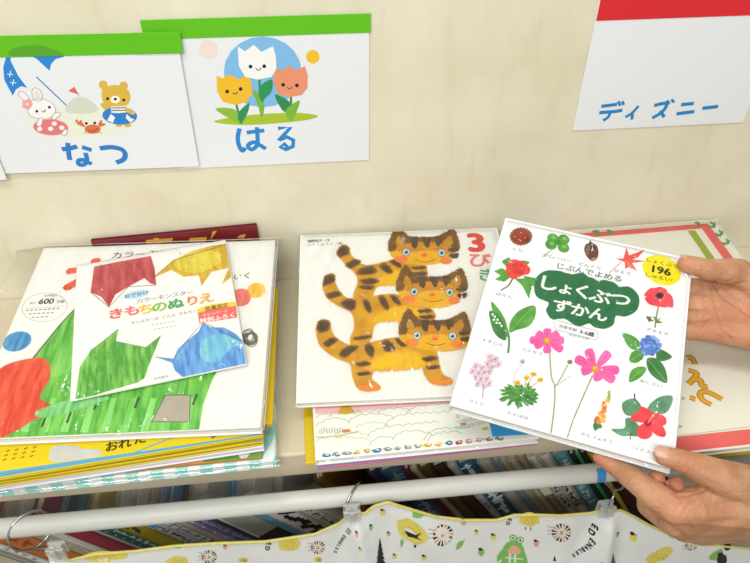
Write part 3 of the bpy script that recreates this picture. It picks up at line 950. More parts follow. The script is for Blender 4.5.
    head(c1, [(372, 100), (378, 65), (418, 15), (450, 40), (480, 58), (540, 58), (580, 52), (632, 18), (655, 45), (664, 80), (655, 110), (640, 145), (560, 163), (470, 160), (400, 140)], -27, -65)
    a.layer += 1
    # middle cat
    body(c1, [(60, 265), (66, 225), (85, 210), (112, 208), (118, 245), (140, 290), (175, 320), (225, 328), (330, 305), (430, 308), (570, 372), (580, 425), (500, 432), (380, 425), (310, 440),
              (296, 470), (288, 508), (262, 540), (195, 545), (190, 505), (205, 470), (205, 425), (190, 385), (130, 355), (80, 318)],
         [(310, 430), (400, 370), (500, 380), (480, 425), (380, 422)],
         [[(60, 265), (66, 225), (85, 210), (114, 208), (118, 240), (90, 255), (70, 262)], [(78, 300), (130, 288), (150, 305), (90, 325)], [(140, 345), (175, 322), (218, 332), (210, 375), (180, 378)],
          [(245, 335), (270, 328), (292, 380), (270, 388)], [(318, 318), (345, 308), (375, 365), (350, 375)], [(372, 310), (400, 308), (430, 350), (408, 352)], [(505, 378), (560, 372), (570, 385), (520, 392)], [(510, 405), (575, 400), (578, 415), (530, 418)], [(205, 505), (285, 495), (280, 508), (212, 518)]])
    head(c1, [(408, 268), (412, 230), (448, 192), (480, 210), (520, 230), (600, 235), (640, 222), (682, 198), (698, 240), (702, 290), (695, 322), (672, 348), (600, 366), (480, 352), (430, 322)], 10, 122)
    a.layer += 1
    # lower cat
    body(c3, [(5, 145), (12, 110), (30, 96), (60, 97), (72, 120), (78, 150), (100, 180), (140, 205), (175, 215), (240, 208), (300, 192), (400, 180), (500, 230), (560, 240), (578, 275), (585, 320),
              (605, 355), (638, 372), (638, 395), (590, 402), (540, 390), (515, 355), (490, 312), (400, 325), (330, 332), (280, 335), (268, 372), (300, 402), (300, 422), (240, 430), (200, 415), (175, 360), (165, 300), (110, 280), (55, 245), (18, 205)],
         [(280, 318), (340, 260), (440, 250), (500, 290), (470, 312), (380, 322)],
         [[(5, 145), (12, 110), (30, 96), (62, 97), (74, 120), (60, 150), (25, 158)], [(35, 205), (80, 178), (110, 190), (60, 225)], [(110, 262), (130, 230), (172, 214), (210, 220), (175, 250), (140, 275)],
          [(232, 215), (262, 205), (280, 240), (268, 275), (240, 250)], [(312, 200), (345, 188), (380, 230), (350, 245), (325, 240)], [(372, 185), (400, 180), (430, 215), (405, 222)], [(188, 300), (245, 290), (262, 305), (210, 315)], [(195, 345), (250, 338), (262, 350), (210, 358)],
          [(500, 275), (560, 265), (575, 280), (520, 292)], [(520, 315), (580, 308), (582, 322), (535, 330)]])
    k = a.layer
    for P in ([(205, 400), (250, 408), (300, 402), (302, 424), (240, 430), (210, 420)], [(545, 378), (590, 382), (638, 374), (640, 395), (590, 402), (550, 394)]):
        a.base(k); a.poly(c3(*P), mat('#e8853f', 0.5, 0.2, '#ea9a3c', 60), True)
    head(c3, [(393, 160), (398, 120), (436, 45), (465, 72), (500, 96), (560, 100), (620, 95), (660, 78), (702, 58), (720, 100), (730, 150), (722, 205), (690, 230), (600, 242), (520, 236), (440, 216), (402, 190)], 0, 0)
    # lettering
    a.base(2); a.text(476, 242.5, 29, '3', '#d64a40', -2, 0.045, 1.15)
    a.base(2); a.text(480, 260, 18, 'び', '#e07c7a', -12, 0.03, 1.1)
    a.base(2); a.text(487, 275, 16, 'き', '#57a07a', -12, 0.03, 1.1)
    for i, ch in enumerate('稲野和子・作'):
        a.base(2); a.text(309.5 + i * 3.7, 241.2 - i * 0.2, 3.6, ch, '#55514a', 0, 0.02)
    for i, ch in enumerate('いもとようこ・絵'):
        a.base(2); a.text(309.5 + i * 4.4, 244.9 - i * 0.23, 3.6, ch, '#55514a', 0, 0.01)
    a.base(2); a.line([(455, 293.6), (470, 292.9)], 0.4, '#9a958a'); a.line([(455, 296.2), (470, 295.5)], 0.4, '#9a958a')

lbook('picture_book', 'yellow picture book at the bottom of the middle stack', (0.1695, -0.2845), 0.0004, 0.0040, 0.2015, 0.262, 0.2, mat('#d8b91e', 0.4, 0.4, '#e6c828', 20),
      group='middle stack of books')
lbook('picture_book', 'thin white booklet lying on the yellow book in the middle stack', (0.187, -0.2890), 0.0043, 0.0067, 0.208, 0.25, 0.3, mat('#e4e2e2', 0.35, 0.4), board=0.0008, group='middle stack of books', pages=page_mat('#e9e6e6', '#b9b4bc'))
lbook('picture_book', 'thin blue booklet in the middle stack between white and pink ones', (0.190, -0.2905), 0.0070, 0.0094, 0.2105, 0.25, 0.9, mat('#3b7fc2', 0.35, 0.4), board=0.0010, group='middle stack of books', pages=page_mat('#dfe4ea', '#9fb4cc'))
lbook('picture_book', 'thin pink booklet in the middle stack above the blue one', (0.195, -0.2920), 0.0097, 0.0121, 0.2145, 0.25, 1.5, mat('#c46a92', 0.35, 0.4), board=0.0010, group='middle stack of books', pages=page_mat('#ecdfe6', '#c9a0b4'))
lbook('picture_book', 'thin sky blue booklet right under the book of pale clouds', (0.193, -0.2925), 0.0124, 0.0146, 0.2135, 0.25, 0.9, mat('#6fb3dd', 0.35, 0.4), board=0.0008, group='middle stack of books', pages=page_mat('#eceff2', '#a7c2d8'))
def art_cloud(a):
    c = T(300, 400, 5.77); d = T(420, 390, 5.357)
    LN = '#b4b6a8'
    a.poly(c((88, -10), (900, -60), (900, 18), (750, 30), (600, 43), (380, 60), (200, 76), (88, 80)), '#efbfc0')
    a.base(3); a.poly(c((218, 80), (234, 40), (248, 28), (287, 26), (300, 48), (316, 74), (270, 82)), mat('#c39a2a', 0.4, 0.3, '#d6b23c', 60))
    def scallop(P, w=0.75, n=7, amp=2.0):
        # scalloped cloud rim along a polyline
        pts = []
        for i in range(len(P) - 1):
            (x0, y0), (x1, y1) = P[i], P[i + 1]
            m = max(1, int(math.hypot(x1 - x0, y1 - y0) / n))
            for j in range(m):
                for k in range(4):
                    t = (j + k / 4) / m
                    pts.append((x0 + (x1 - x0) * t, y0 + (y1 - y0) * t - amp * abs(math.sin(math.pi * k / 4))))
        pts.append(P[-1])
        a.base(2); a.line(pts, w, LN)
    S = scallop
    S(c((170, 100), (210, 75), (250, 62), (320, 70), (360, 78))); S(c((92, 100), (170, 85), (270, 85), (360, 78), (450, 68)), 0.6)
    S(c((280, 135), (310, 105), (380, 88), (440, 85), (500, 92), (540, 108))); S(c((92, 150), (170, 112), (240, 112), (285, 135)))
    S(c((450, 80), (480, 60), (540, 52), (600, 55), (640, 70))); S(c((610, 85), (650, 50), (720, 35), (800, 30), (900, 20)))
    S(c((490, 150), (530, 110), (600, 88), (700, 82), (800, 78), (900, 70))); S(c((390, 210), (430, 180), (520, 155), (600, 150), (700, 140), (800, 130)))
    S(c((320, 160), (400, 135), (490, 140), (510, 160)), 0.6); S(c((200, 200), (260, 190), (360, 200), (400, 210)), 0.6)
    S(c((400, 265), (430, 232), (490, 215), (540, 228))); S(c((535, 230), (570, 195), (640, 182), (720, 190), (760, 205)))
    S(c((735, 240), (770, 205), (850, 190), (930, 190))); S(d((20, 270), (60, 225), (120, 210), (200, 212)))
    S(c((92, 240), (150, 222), (230, 216), (320, 224), (400, 234)), 0.6)
    a.base(2); a.line(c((92, 216), (200, 208), (300, 190), (340, 178)), 1.3, '#cdbb72', True)
    for i in range(9):
        x = 118 + i * 15
        a.base(3); a.ring(*c((x, 180 - (i % 3) * 4)), 1.1, 2.6, 0.45, '#a9aa9c', n=10)
    a.base(3); a.poly(c((243, 170), (290, 168), (292, 186), (246, 188)), '#c98a52'); a.poly(c((200, 206), (238, 203), (240, 218), (204, 221)), '#d8cf7a')
    for i in range(22):
        x, y = 200 + (i * 37) % 140, 140 + (i * 23) % 62
        a.base(3); a.ring(*d((x, y)), 1.6, 1.5, 0.4, '#a9aa9c', n=8)
    a.base(4); a.poly(d((215, 178), (248, 176), (250, 188), (218, 190)), '#d8705c'); a.poly(d((185, 196), (265, 192), (268, 206), (190, 208)), '#9fd3d8'); a.poly(d((330, 202), (362, 198), (366, 212), (336, 216)), '#bfca4a'); a.poly(d((340, 172), (370, 168), (372, 178)), '#d8705c')
    a.base(3); a.poly(d((370, 172), (470, 205), (590, 238), (480, 244), (388, 250)), '#2fa2dc')
    # row of tiny coloured carts and houses along the lower edge
    cols = ['#4f8fb0', '#5b9a9e', '#7fa0a8', '#c9bf5a', '#c6b94e', '#4f86b0', '#8a97a0', '#7f8f98', '#98a0a0', '#a0a4a4', '#e0bf30', '#e6c02c', '#3f6fa0', '#c0503c', '#d89a94', '#d8a8a8', '#8a8f96', '#8f949a']
    for i, k in enumerate(cols):
        x = 326 + i * 10.2; y = 455.5 - i * 1.02
        a.base(4); a.blob(x, y, 4.2, k, 9, 0.35, i, 2.1, -6); a.base(5); a.blob(x + 1, y - 0.5, 1.5, '#e8e6da', 7, 0.3, i, 0.8); a.base(5); a.ell(x - 1.2, y + 0.9, 0.7, 0.7, '#5a5a55'); a.ell(x + 1.2, y + 0.8, 0.7, 0.7, '#5a5a55')
lbook('picture_book', 'white picture book of outlined clouds with a pink sky and a small volcano', (0.1943, -0.2944), 0.0149, 0.0242, 0.2158, 0.26, 0.6, mat('#eceee6', 0.35, 0.4),
      art=art_cloud, group='middle stack of books', pages=page_mat('#efece8', '#d8c8d0'), film=film_mat(0.7, 60, 0.04), film_margin=(0.001, 0.001, 0.002, 0.001))
KT = 0.0100
book('picture_book', 'white picture book with three stacked tabby kittens on its cover', tilt_loc(-0.0380, -0.2369, 0.0370, KT, 8.0, -2.75), tilt_rot(8.0, -2.75), 0.2412, 0.2365, KT, mat('#eeede6', 0.32, 0.4),
     art=art_cat, board=0.0022, group='middle stack of books', film=film_mat(1.0, 26, 0.07, dist=0.085), film_margin=(0.002, 0.002, 0.003, 0.001))

# ================================================================ RIGHT STACK
def art_frame(a):
    c = T(560, 210, 3.947); e = T(670, 320, 3.75)
    RED = mat('#dd5f5c', 0.35, 0.4, '#e5716a', 20)
    tl, tr = a.loc((598, 236)), a.loc((703, 225.5))
    ya = (a.loc((640, 228.5))[1] + a.loc((700, 224.2))[1]) / 2
    yb = (a.loc((640, 233.6))[1] + a.loc((690, 229.4))[1]) / 2
    xo = (a.loc((708, 225.5))[0] + a.loc((735, 258.6))[0]) / 2
    xi = (a.loc((699, 229.5))[0] + a.loc((726, 257))[0]) / 2
    yc = (a.loc((690, 436))[1] + a.loc((740, 429.5))[1]) / 2
    yd = (a.loc((690, 451.5))[1] + a.loc((740, 445))[1]) / 2
    for r0, r1, r2, r3 in ((0.012, yb, xo, ya), (xi, yd, xo, yb), (0.012, yd, xi, yc), (0.012, yc, 0.012 + xo - xi, yb)):
        a.base(2); a.lpoly([(r0, r1), (r2, r1), (r2, r3), (r0, r3)], RED)
    g0, g1 = (a.loc((684, 233.5))[0] + a.loc((714, 261))[0]) / 2, (a.loc((691, 232.8))[0] + a.loc((721, 259))[0]) / 2
    a.base(2); a.lpoly([(g0, yc + 0.02), (g1, yc + 0.02), (g1, yb - 0.002), (g0, yb - 0.002)], mat('#9fae3c'))
    def sprig(x, y, rot, n=5):
        for i in range(n):
            t = math.radians(rot + (i - n / 2) * 46)
            px, py = x + 12 * math.cos(t) * (1 + 0.3 * (i % 2)), y + 8 * math.sin(t)
            a.base(4); a.blob(*c((px, py)), 2.4, '#5f9a52', 7, 0.15, i, 1.1, rot + i * 50)
    sprig(140, 92, 0); sprig(185, 88, 20, 3); sprig(535, 58, 0, 3); sprig(596, 60, 40); sprig(625, 92, 60); sprig(650, 125, 60, 4)
    a.base(2); a.line(e((25, 435), (300, 400), (420, 384)), 0.4, '#7a8a6a')
    G, K = '#e0a728', '#8a5a1e'
    def stroke(P, w):
        k = a.layer
        a.base(3); a.line(e(*P), w + 1.4, K, True); a.base(5); a.line(e(*P), w, G, True)
    stroke([(62, 142), (80, 140), (94, 166)], 3.8)
    stroke([(68, 188), (100, 200), (85, 225), (68, 240)], 4.0); stroke([(85, 225), (115, 225), (118, 246), (142, 250)], 4.0)
    stroke([(155, 318), (125, 302), (112, 282), (125, 268), (160, 278), (195, 298)], 4.2); stroke([(74, 290), (96, 298)], 4.4)
    for p in ((50, 294), (40, 400)):
        a.base(3); a.poly(e((p[0] - 6, p[1] - 8), (p[0] + 8, p[1]), (p[0] - 6, p[1] + 8)), '#9fb09a')
x0, y0 = 0.285, -0.3420
lab_g = 'right stack of books'
book('picture_book', 'book with a grey brown cover at the bottom of the right stack', (0.30, -0.316, 0.0004), (0, 0, D2R(0.3)), 0.215, 0.30, 0.0120, mat('#8f8272', 0.5, 0.3, '#a39786', 60), group=lab_g)
book('picture_book', 'yellow book under the red framed book, its edge showing at lower right', (0.292, -0.3275, 0.0128), (0, 0, D2R(0.9)), 0.22, 0.315, 0.0095, mat('#d9c21e', 0.4, 0.4), group=lab_g)
book('picture_book', 'cream picture book with a red and olive frame, lying behind the hands', tilt_loc(0.285, -0.3318, 0.0320, 0.0086, 3.6, 1.0), tilt_rot(3.6, 1.0), 0.228, 0.325, 0.0086, mat('#e9e7d8', 0.35, 0.4),
     art=art_frame, group=lab_g, film=film_mat(0.8, 40, 0.04), film_margin=(0.002, 0.003, 0.001, 0.001))

# ================================================================ THE PLANT BOOK HELD UP BY THE HANDS
HROT = (0.23237, 0.04946, -0.42474)
HW, HH, HT = 0.19, 0.2284, 0.013
HC = Vector((0.23406, -0.23945, 0.11534))        # centre of the front cover
HR = Euler(HROT, 'XYZ').to_matrix()
HLOC = HC - HR @ Vector((HW / 2, HH / 2, HT))
LF = mat('#3f8a34', 0.45, 0.3, '#63ab45', 90)
LD = mat('#2c6b35', 0.45, 0.3, '#4d8f48', 90)
def art_plants(a):
    c6 = T(450, 215, 2.252); c2 = T(490, 220, 5.118); c3 = T(590, 230, 5.118); c4 = T(460, 320, 5.117); c5 = T(570, 320, 3.883)
    TX = '#6c6c64'
    def label(p, s, h=4.2):
        a.base(2); a.text(p[0], p[1], h, s, TX, 0, 0.008, 1.25)
    # burr with chestnuts
    P = []
    for i in range(44):
        t = i * 2 * math.pi / 44; k = 1 + (0.16 if i % 2 else -0.02)
        P.append((521 + 10.6 * k * math.cos(t), 236.5 + 8.4 * k * math.sin(t)))
    a.base(); a.poly(P, mat('#9a5a38', 0.5, 0.3, '#7a3a22', 120))
    for x, y, r, cc in ((516, 238, 4.2, '#8c2f1e'), (522, 234, 4.4, '#a23a24'), (526, 239, 4.0, '#7f2a1b'), (520, 241, 3.4, '#93331f')):
        a.base(3); a.ell(x, y, r, r * 0.85, cc, 20); a.ell(x - 1, y - 1.2, 1.0, 0.7, '#d7937a')
    label((517.5, 250), 'くり')
    # clover
    a.base(); a.line(c2((330, 140), (300, 165), (270, 188)), 0.9, '#7ea866', True)
    for x, y in ((322, 94), (377, 100), (312, 126), (376, 142)):
        a.base(2); a.ell(*c2((x, y)), 6.0, 4.8, LF, 20)
        a.ell(*c2((x + 4, y - 5)), 2.5, 1.8, '#7bbf58', 20)
    a.base(5); a.ell(*c2((347, 115)), 3.0, 2.6, '#3b8a38')
    label(c2((345, 195)), 'クローバー')
    # acorn
    a.base(); a.poly(c2((482, 150), (490, 125), (505, 118), (513, 104), (522, 116), (545, 130), (555, 160), (550, 195), (530, 210), (512, 205), (492, 182)), mat('#5a3728', 0.3, 0.5, '#6d4633', 40), True)
    a.base(2); a.poly(c2((490, 160), (498, 135), (512, 130), (506, 165), (500, 185)), '#8a6450', True)
    a.base(2); a.poly(c2((512, 205), (525, 192), (550, 192), (534, 210)), '#a48468')
    label(c2((510, 236)), 'どんぐり')
    # maple leaf
    a.base(); a.line(c3((160, 165), (130, 190), (100, 220)), 0.7, '#c97a6c', True)
    a.base(2); a.poly(c3((186, 88), (200, 130), (282, 100), (245, 140), (220, 150), (282, 160), (215, 170), (242, 210), (198, 188), (180, 200), (178, 165), (132, 146), (172, 146)), mat('#d6463c', 0.45, 0.3, '#e5685a', 60))
    a.base(3); a.poly(c3((186, 160), (205, 170), (242, 210), (200, 192)), '#e8845a')
    label(c3((166, 216)), 'かえで')
    # peony
    for P in ([(60, 245), (20, 262), (55, 285), (30, 300), (70, 318), (110, 290), (100, 268)], [(95, 190), (70, 205), (100, 225), (120, 215)], [(125, 300), (165, 335), (200, 405), (212, 340), (235, 330), (200, 300)],
              [(170, 205), (205, 215), (185, 235), (160, 230)], [(170, 285), (245, 300), (225, 320), (180, 305)], [(85, 240), (60, 215), (72, 200), (108, 232)], [(55, 290), (25, 305), (48, 312), (90, 300)], [(190, 330), (215, 350), (196, 372), (172, 340)]):
        a.base(); a.poly(c2(*P), LF)
    a.base(2); a.line(c2((115, 300), (95, 335), (55, 360)), 1.4, '#7a4a34', True)
    a.base(3); a.blob(*c2((138, 250)), 11.6, mat('#d7332f', 0.5, 0.3, '#ef5d52', 130), 14, 0.16, 2, 9.6)
    a.base(4); a.blob(*c2((142, 248)), 6.5, mat('#ea4b40', 0.5, 0.3, '#c42a2c', 160), 9, 0.25, 6)
    for i in range(7):
        t = i * 0.9; a.base(5); a.line([(517.5 + 8 * math.cos(t), 268.8 + 7 * math.sin(t)), (517.5 + 4 * math.cos(t + 0.4), 268.8 + 3.5 * math.sin(t + 0.4))], 0.7, '#b3242a')
    label(c2((74, 386)), 'ぼたん')
    # title cloud
    G1 = mat('#1c6b3b', 0.4, 0.35, '#24784a', 12)
    pts = [(536, 296), (535, 280), (545, 271), (560, 271), (570, 274.5), (583, 273), (594, 281), (606, 280), (617, 286.5), (630, 287), (639, 297), (637, 310), (626, 316.5), (616, 316), (613, 325), (602, 329), (590, 323.5), (578, 326.5), (564, 318.5), (552, 319.5), (546, 310), (549, 303)]
    a.base(); a.poly(pts, G1, True)
    for x, y, r in ((548, 285, 13.5), (566, 286, 13), (588, 290, 13), (608, 294, 13), (626, 302, 13), (560, 307, 12), (580, 312, 13), (600, 316, 12.5)):
        a.base(1); a.ell(x, y, r, r, G1, n=28)
    W = '#f4f7f1'
    for ch, x, y, s in (('し', 549.5, 283.5, 17.5), ('ょ', 565.5, 289.5, 14.5), ('く', 582, 291.3, 17), ('ぶ', 600, 296.5, 17.5), ('つ', 620.5, 299.7, 17), ('ず', 562, 306, 15.5), ('か', 580.5, 310.3, 15.5), ('ん', 598.5, 314.3, 15.5)):
        a.base(3); a.text(x, y, s, ch, W, 0, 0.028, 1.15)
    for i, ch in enumerate('じぶんでよめる'):
        a.base(2); a.text(560.8 + i * 9.5, 266.3 + i * 2.05, 7.7, ch, '#3c5547', 0, 0.015, 1.15)
    # pill and publisher
    cx, cy = 576, 330.2
    P = []
    for i in range(24):
        t = i * 2 * math.pi / 24
        ux = 17.5 * (1 if math.cos(t) > 0 else -1) + 4.6 * math.cos(t); uy = 4.8 * math.sin(t)
        P.append((cx + ux, cy + uy + ux * 0.262))
    a.base(2); a.line(P, 0.5, '#8d938c', closed=True)
    a.base(2); a.text(cx - 8, cy - 2.1, 4.0, '対象年齢', '#4d544e', 0, 0.01, 1.05); a.text(cx + 11, cy + 2.9, 5.4, '3-6歳', '#3d443e', 0, 0.03, 1.1)
    a.base(2); a.text(579, 336.6, 3.4, '成美堂出版', '#6e746e', 0, 0.0, 1.1)
    # yellow roundel
    P = [c3((367 + 99 * math.cos(t) + 3 * math.sin(t), 206 + 18 * math.cos(t) + 76 * math.sin(t))) for t in (i * 2 * math.pi / 36 for i in range(36))]
    a.base(); a.poly(P, '#f2e11c')
    a.base(3); a.text(*c3((372, 170)), 5.0, 'しょくぶつ', '#4d4a18', 0, 0.01, 1.15)
    a.base(3); a.text(*c3((366, 208)), 11.2, '196', '#23241c', 0, 0.035, 1.1)
    a.base(3); a.text(*c3((354, 243)), 5.0, 'しゅるい!', '#4d4a18', 0, 0.01, 1.15)
    # lily of the valley
    a.base(); a.line(c6((128, 255), (133, 280), (131, 311)), 2.0, '#4a8a3c', True)
    a.base(2); a.poly(c6((92, 196), (110, 212), (126, 240), (131, 275), (124, 268), (104, 240)), LF, True)
    a.base(3); a.poly(c6((88, 218), (104, 222), (120, 245), (127, 280), (112, 278), (96, 258)), LD, True)
    a.base(2); a.poly(c6((190, 204), (192, 228), (178, 250), (150, 259), (134, 264), (137, 238), (158, 214)), LF, True)
    a.base(4); a.line(c6((190, 205), (160, 235), (135, 262)), 0.6, '#86c05e')
    for i, (x, y) in enumerate(((96, 224), (101, 229), (99, 236), (107, 236), (105, 243), (112, 244), (116, 250))):
        a.base(5); a.ell(*c6((x, y)), 1.2, 1.2, '#f2f5ec')
    label(c6((96, 287)), 'すずらん')
    # anemone
    a.base(); a.line(c3((352, 385), (342, 430), (332, 500)), 1.2, '#7a7f48', True)
    for P in ([(330, 465), (285, 440), (318, 445), (300, 470)], [(335, 460), (370, 448), (350, 462), (375, 475), (340, 478)], [(330, 462), (322, 440), (345, 452)]):
        a.base(2); a.poly(c3(*P), '#75863e')
    RP = mat('#df3f4a', 0.45, 0.3, '#ee6068', 70)
    for P in ([(278, 338), (305, 300), (340, 300), (355, 335)], [(335, 335), (330, 300), (365, 292), (395, 312), (380, 345)], [(360, 340), (385, 318), (420, 340), (425, 395), (385, 385)], [(355, 340), (385, 360), (395, 395), (345, 392), (320, 378)], [(350, 340), (335, 385), (300, 378), (282, 345)]):
        a.base(3); a.poly(c3(*P), RP, True)
    a.base(4); a.ell(*c3((357, 336)), 4.4, 3.4, '#8f2c38'); a.ell(*c3((357, 336)), 3.0, 2.4, '#2b2228')
    label(c3((345, 521)), 'アネモネ')
    # cosmos
    PK = mat('#e0489a', 0.45, 0.3, '#ee78b4', 50)
    def petal(fr, cen, tip, w):
        dx, dy = tip[0] - cen[0], tip[1] - cen[1]
        l = math.hypot(dx, dy); nx, ny = -dy / l * w, dx / l * w
        P = [cen, (cen[0] + dx * 0.5 + nx * 0.75, cen[1] + dy * 0.5 + ny * 0.75), (cen[0] + dx * 0.92 + nx * 0.8, cen[1] + dy * 0.92 + ny * 0.8),
             (cen[0] + dx * 1.02, cen[1] + dy * 1.02), (cen[0] + dx * 0.92 - nx * 0.8, cen[1] + dy * 0.92 - ny * 0.8), (cen[0] + dx * 0.5 - nx * 0.75, cen[1] + dy * 0.5 - ny * 0.75)]
        a.base(4); a.poly(fr(*P), PK, True)
        a.base(5); a.line(fr((cen[0] + dx * 0.3, cen[1] + dy * 0.3), (cen[0] + dx * 0.9, cen[1] + dy * 0.9)), 0.5, '#c93a86')
    ST = '#8fa668'
    a.base(); a.line(c4((458, 165), (468, 290), (485, 345), (481, 460), (466, 575), (462, 620)), 1.5, ST, True)
    a.base(); a.line(c4((485, 345), (520, 290), (552, 228)), 1.2, ST, True); a.line(c4((498, 335), (530, 310), (567, 288)), 0.7, ST, True)
    a.base(2); a.ell(*c4((562, 215)), 2.6, 2.4, '#6f7f4a'); a.ell(*c4((560, 212)), 1.4, 1.2, '#8c6a58')
    for t in ((447, 44), (505, 66), (532, 104), (524, 155), (446, 170), (382, 135), (357, 103), (392, 66)):
        petal(c4, (446, 106), t, 24)
    a.base(7); a.ell(*c4((446, 106)), 3.6, 3.2, '#d99a2a'); a.ell(*c4((444, 104)), 1.8, 1.6, '#e8bf4a')
    label(c4((368, 162)), 'コスモス')
    a.base(); a.line(c5((88, 215), (42, 318), (10, 395), (-14, 470), (-20, 500)), 1.5, ST, True)
    for t in ((22, 148), (70, 113), (152, 125), (190, 196), (172, 236), (112, 236), (44, 200)):
        petal(c5, (98, 190), t, 21)
    a.base(7); a.ell(*c5((98, 190)), 4.0, 3.4, '#d99a2a'); a.ell(*c5((96, 187)), 2.0, 1.6, '#e8bf4a')
    # cherry blossom
    a.base(); a.line(c4((112, 290), (118, 350), (116, 400)), 0.9, '#8a7068', True)
    rn = random.Random(11)
    for (x, y) in ((150, 190), (180, 200), (195, 225), (165, 240), (140, 225), (110, 245), (80, 235), (65, 260), (95, 270), (125, 265), (150, 262), (78, 290), (105, 300), (135, 300), (90, 325), (120, 335), (150, 325), (160, 205)):
        for k in range(5):
            t = k * 1.256 + rn.random()
            a.base(2 + k % 2); a.ell(*c4((x + 11 * math.cos(t), y + 11 * math.sin(t))), 2.2, 1.8, ('#dcc6d0', '#cdb2bf', '#e6d6de')[k % 3])
        a.base(5); a.ell(*c4((x, y)), 0.9, 0.8, '#8d6472')
    label(c4((84, 422)), 'さくら')
    # dandelion
    for i in range(26):
        t = math.radians(i * 360 / 26 + rn.uniform(-6, 6)); r = rn.uniform(85, 125)
        dx, dy = math.cos(t) * r, math.sin(t) * r * 0.62
        nx, ny = -math.sin(t) * 12, math.cos(t) * 12
        a.base(1 + i % 3); a.poly(c4((312 - nx * 0.4, 385 - ny * 0.4), (312 + dx * 0.5 - nx, 385 + dy * 0.5 - ny), (312 + dx * 0.6, 385 + dy * 0.6), (312 + dx * 0.8 - nx * 0.7, 385 + dy * 0.8 - ny * 0.7), (312 + dx, 385 + dy),
                                  (312 + dx * 0.8 + nx * 0.8, 385 + dy * 0.8 + ny * 0.8), (312 + dx * 0.45 + nx, 385 + dy * 0.45 + ny)), LF if i % 2 else LD)
    a.base(1); a.line(c4((270, 330), (285, 270), (318, 225)), 0.6, '#a0a894', True)
    a.base(4); a.ell(*c4((320, 213)), 3.0, 2.8, '#c2c4c0'); a.ell(*c4((320, 214)), 1.2, 1.1, '#6a6a62')
    for (x, y) in ((340, 297), (376, 277), (411, 306), (294, 322)):
        a.base(3); a.line(c4((x, y), (320, 380)), 0.7, '#7fa050')
        a.base(4); a.blob(*c4((x, y)), 3.2, '#e9b02c', 9, 0.15, x, 2.5); a.ell(*c4((x, y + 2)), 1.6, 1.0, '#d8871f')
    label(c4((297, 488)), 'たんぽぽ')
    # hydrangea
    for P, m in (([(203, 52), (250, 65), (275, 95), (265, 118), (228, 105)], LF), ([(231, 160), (240, 125), (275, 118), (288, 142), (262, 166)], LF), ([(229, 239), (236, 200), (262, 182), (296, 186), (282, 215), (252, 236)], LF),
                 ([(300, 150), (340, 152), (370, 190), (376, 244), (330, 225), (303, 192)], LD), ([(345, 112), (396, 142), (360, 160), (335, 148)], LD)):
        a.base(2); a.poly(c5(*P), m, True)
    for P in ([(205, 54), (240, 85), (268, 115)], [(235, 158), (260, 140), (285, 125)], [(232, 236), (260, 208), (293, 188)], [(303, 155), (340, 200), (374, 242)]):
        a.base(4); a.line(c5(*P), 0.5, '#8fc07a')
    a.base(4); a.blob(*c5((311, 100)), 10.4, '#6485c8', 12, 0.08, 3, 9.4)
    for i in range(90):
        t = rn.random() * 6.283; r = math.sqrt(rn.random())
        a.base(6 + i % 3); a.ell(*c5((311 + 40 * r * math.cos(t), 100 + 37 * r * math.sin(t))), 1.9, 1.6, ('#6f95d8', '#5a82c8', '#8fb0e4', '#4c72b8')[i % 4])
    label(c5((314, 246)), 'あじさい')
    # hibiscus
    for P, m in (([(203, 322), (250, 305), (277, 338), (262, 372), (214, 366)], LD), ([(300, 342), (345, 300), (398, 297), (382, 352), (342, 366)], LD), ([(160, 424), (210, 420), (216, 384), (242, 384), (282, 430), (272, 452), (232, 450), (198, 450)], LD)):
        a.base(1); a.poly(c5(*P), mat('#3a7a48', 0.4, 0.3, '#76a888', 80), True)
    a.base(2); a.line(c5((250, 285), (252, 315)), 1.3, '#3f4a30'); a.line(c5((240, 440), (232, 465)), 1.0, '#5a4a34')
    RH = mat('#d92f3a', 0.45, 0.3, '#ef5560', 60)
    for P in ([(235, 388), (262, 355), (300, 370), (310, 400)], [(270, 350), (278, 335), (330, 365), (315, 400), (295, 395)], [(310, 395), (335, 362), (370, 378), (372, 405), (340, 412)], [(305, 400), (345, 395), (372, 435), (362, 455), (325, 440)], [(300, 398), (320, 440), (300, 462), (268, 456), (262, 420)]):
        a.base(3); a.poly(c5(*P), RH, True)
    a.base(5); a.ell(*c5((302, 400)), 3.5, 3.2, '#a81c2c'); a.line(c5((302, 400), (322, 372)), 1.0, '#e9a89a'); a.ell(*c5((323, 371)), 1.3, 1.2, '#e8c85a')
    label(c5((292, 508)), 'ハイビスカス')
    # snapdragon
    for i in range(26):
        u = i / 25
        x, y = 155 - 45 * u + rn.uniform(-1, 1) * (4 + 14 * u), 278 + 118 * u
        a.base(3 + i % 3); a.ell(*c5((x, y)), 1.4 + 1.3 * u, 1.2 + 1.1 * u, ('#9ab04a' if u < 0.25 else ('#e8a23c', '#ea7f4a', '#e0643f', '#f0bd4a')[i % 4]))
    for i in range(7):
        a.base(2); a.blob(*c5((102 + rn.uniform(-14, 14), 405 + rn.uniform(-12, 22))), 3.0, LD, 7, 0.4, i)
    label(c5((103, 458)), 'きんぎょそう')
book('plant_picture_book', 'white plant picture book with photos of flowers, held up by two hands', HLOC, HROT, HW, HH, HT, mat('#f0f1f3', 0.3, 0.4),
     art=art_plants, board=0.0022, film=film_mat(1.0, 34, 0.06, dist=0.06), film_margin=(0.0015, 0.0015, 0.002, 0.0015))

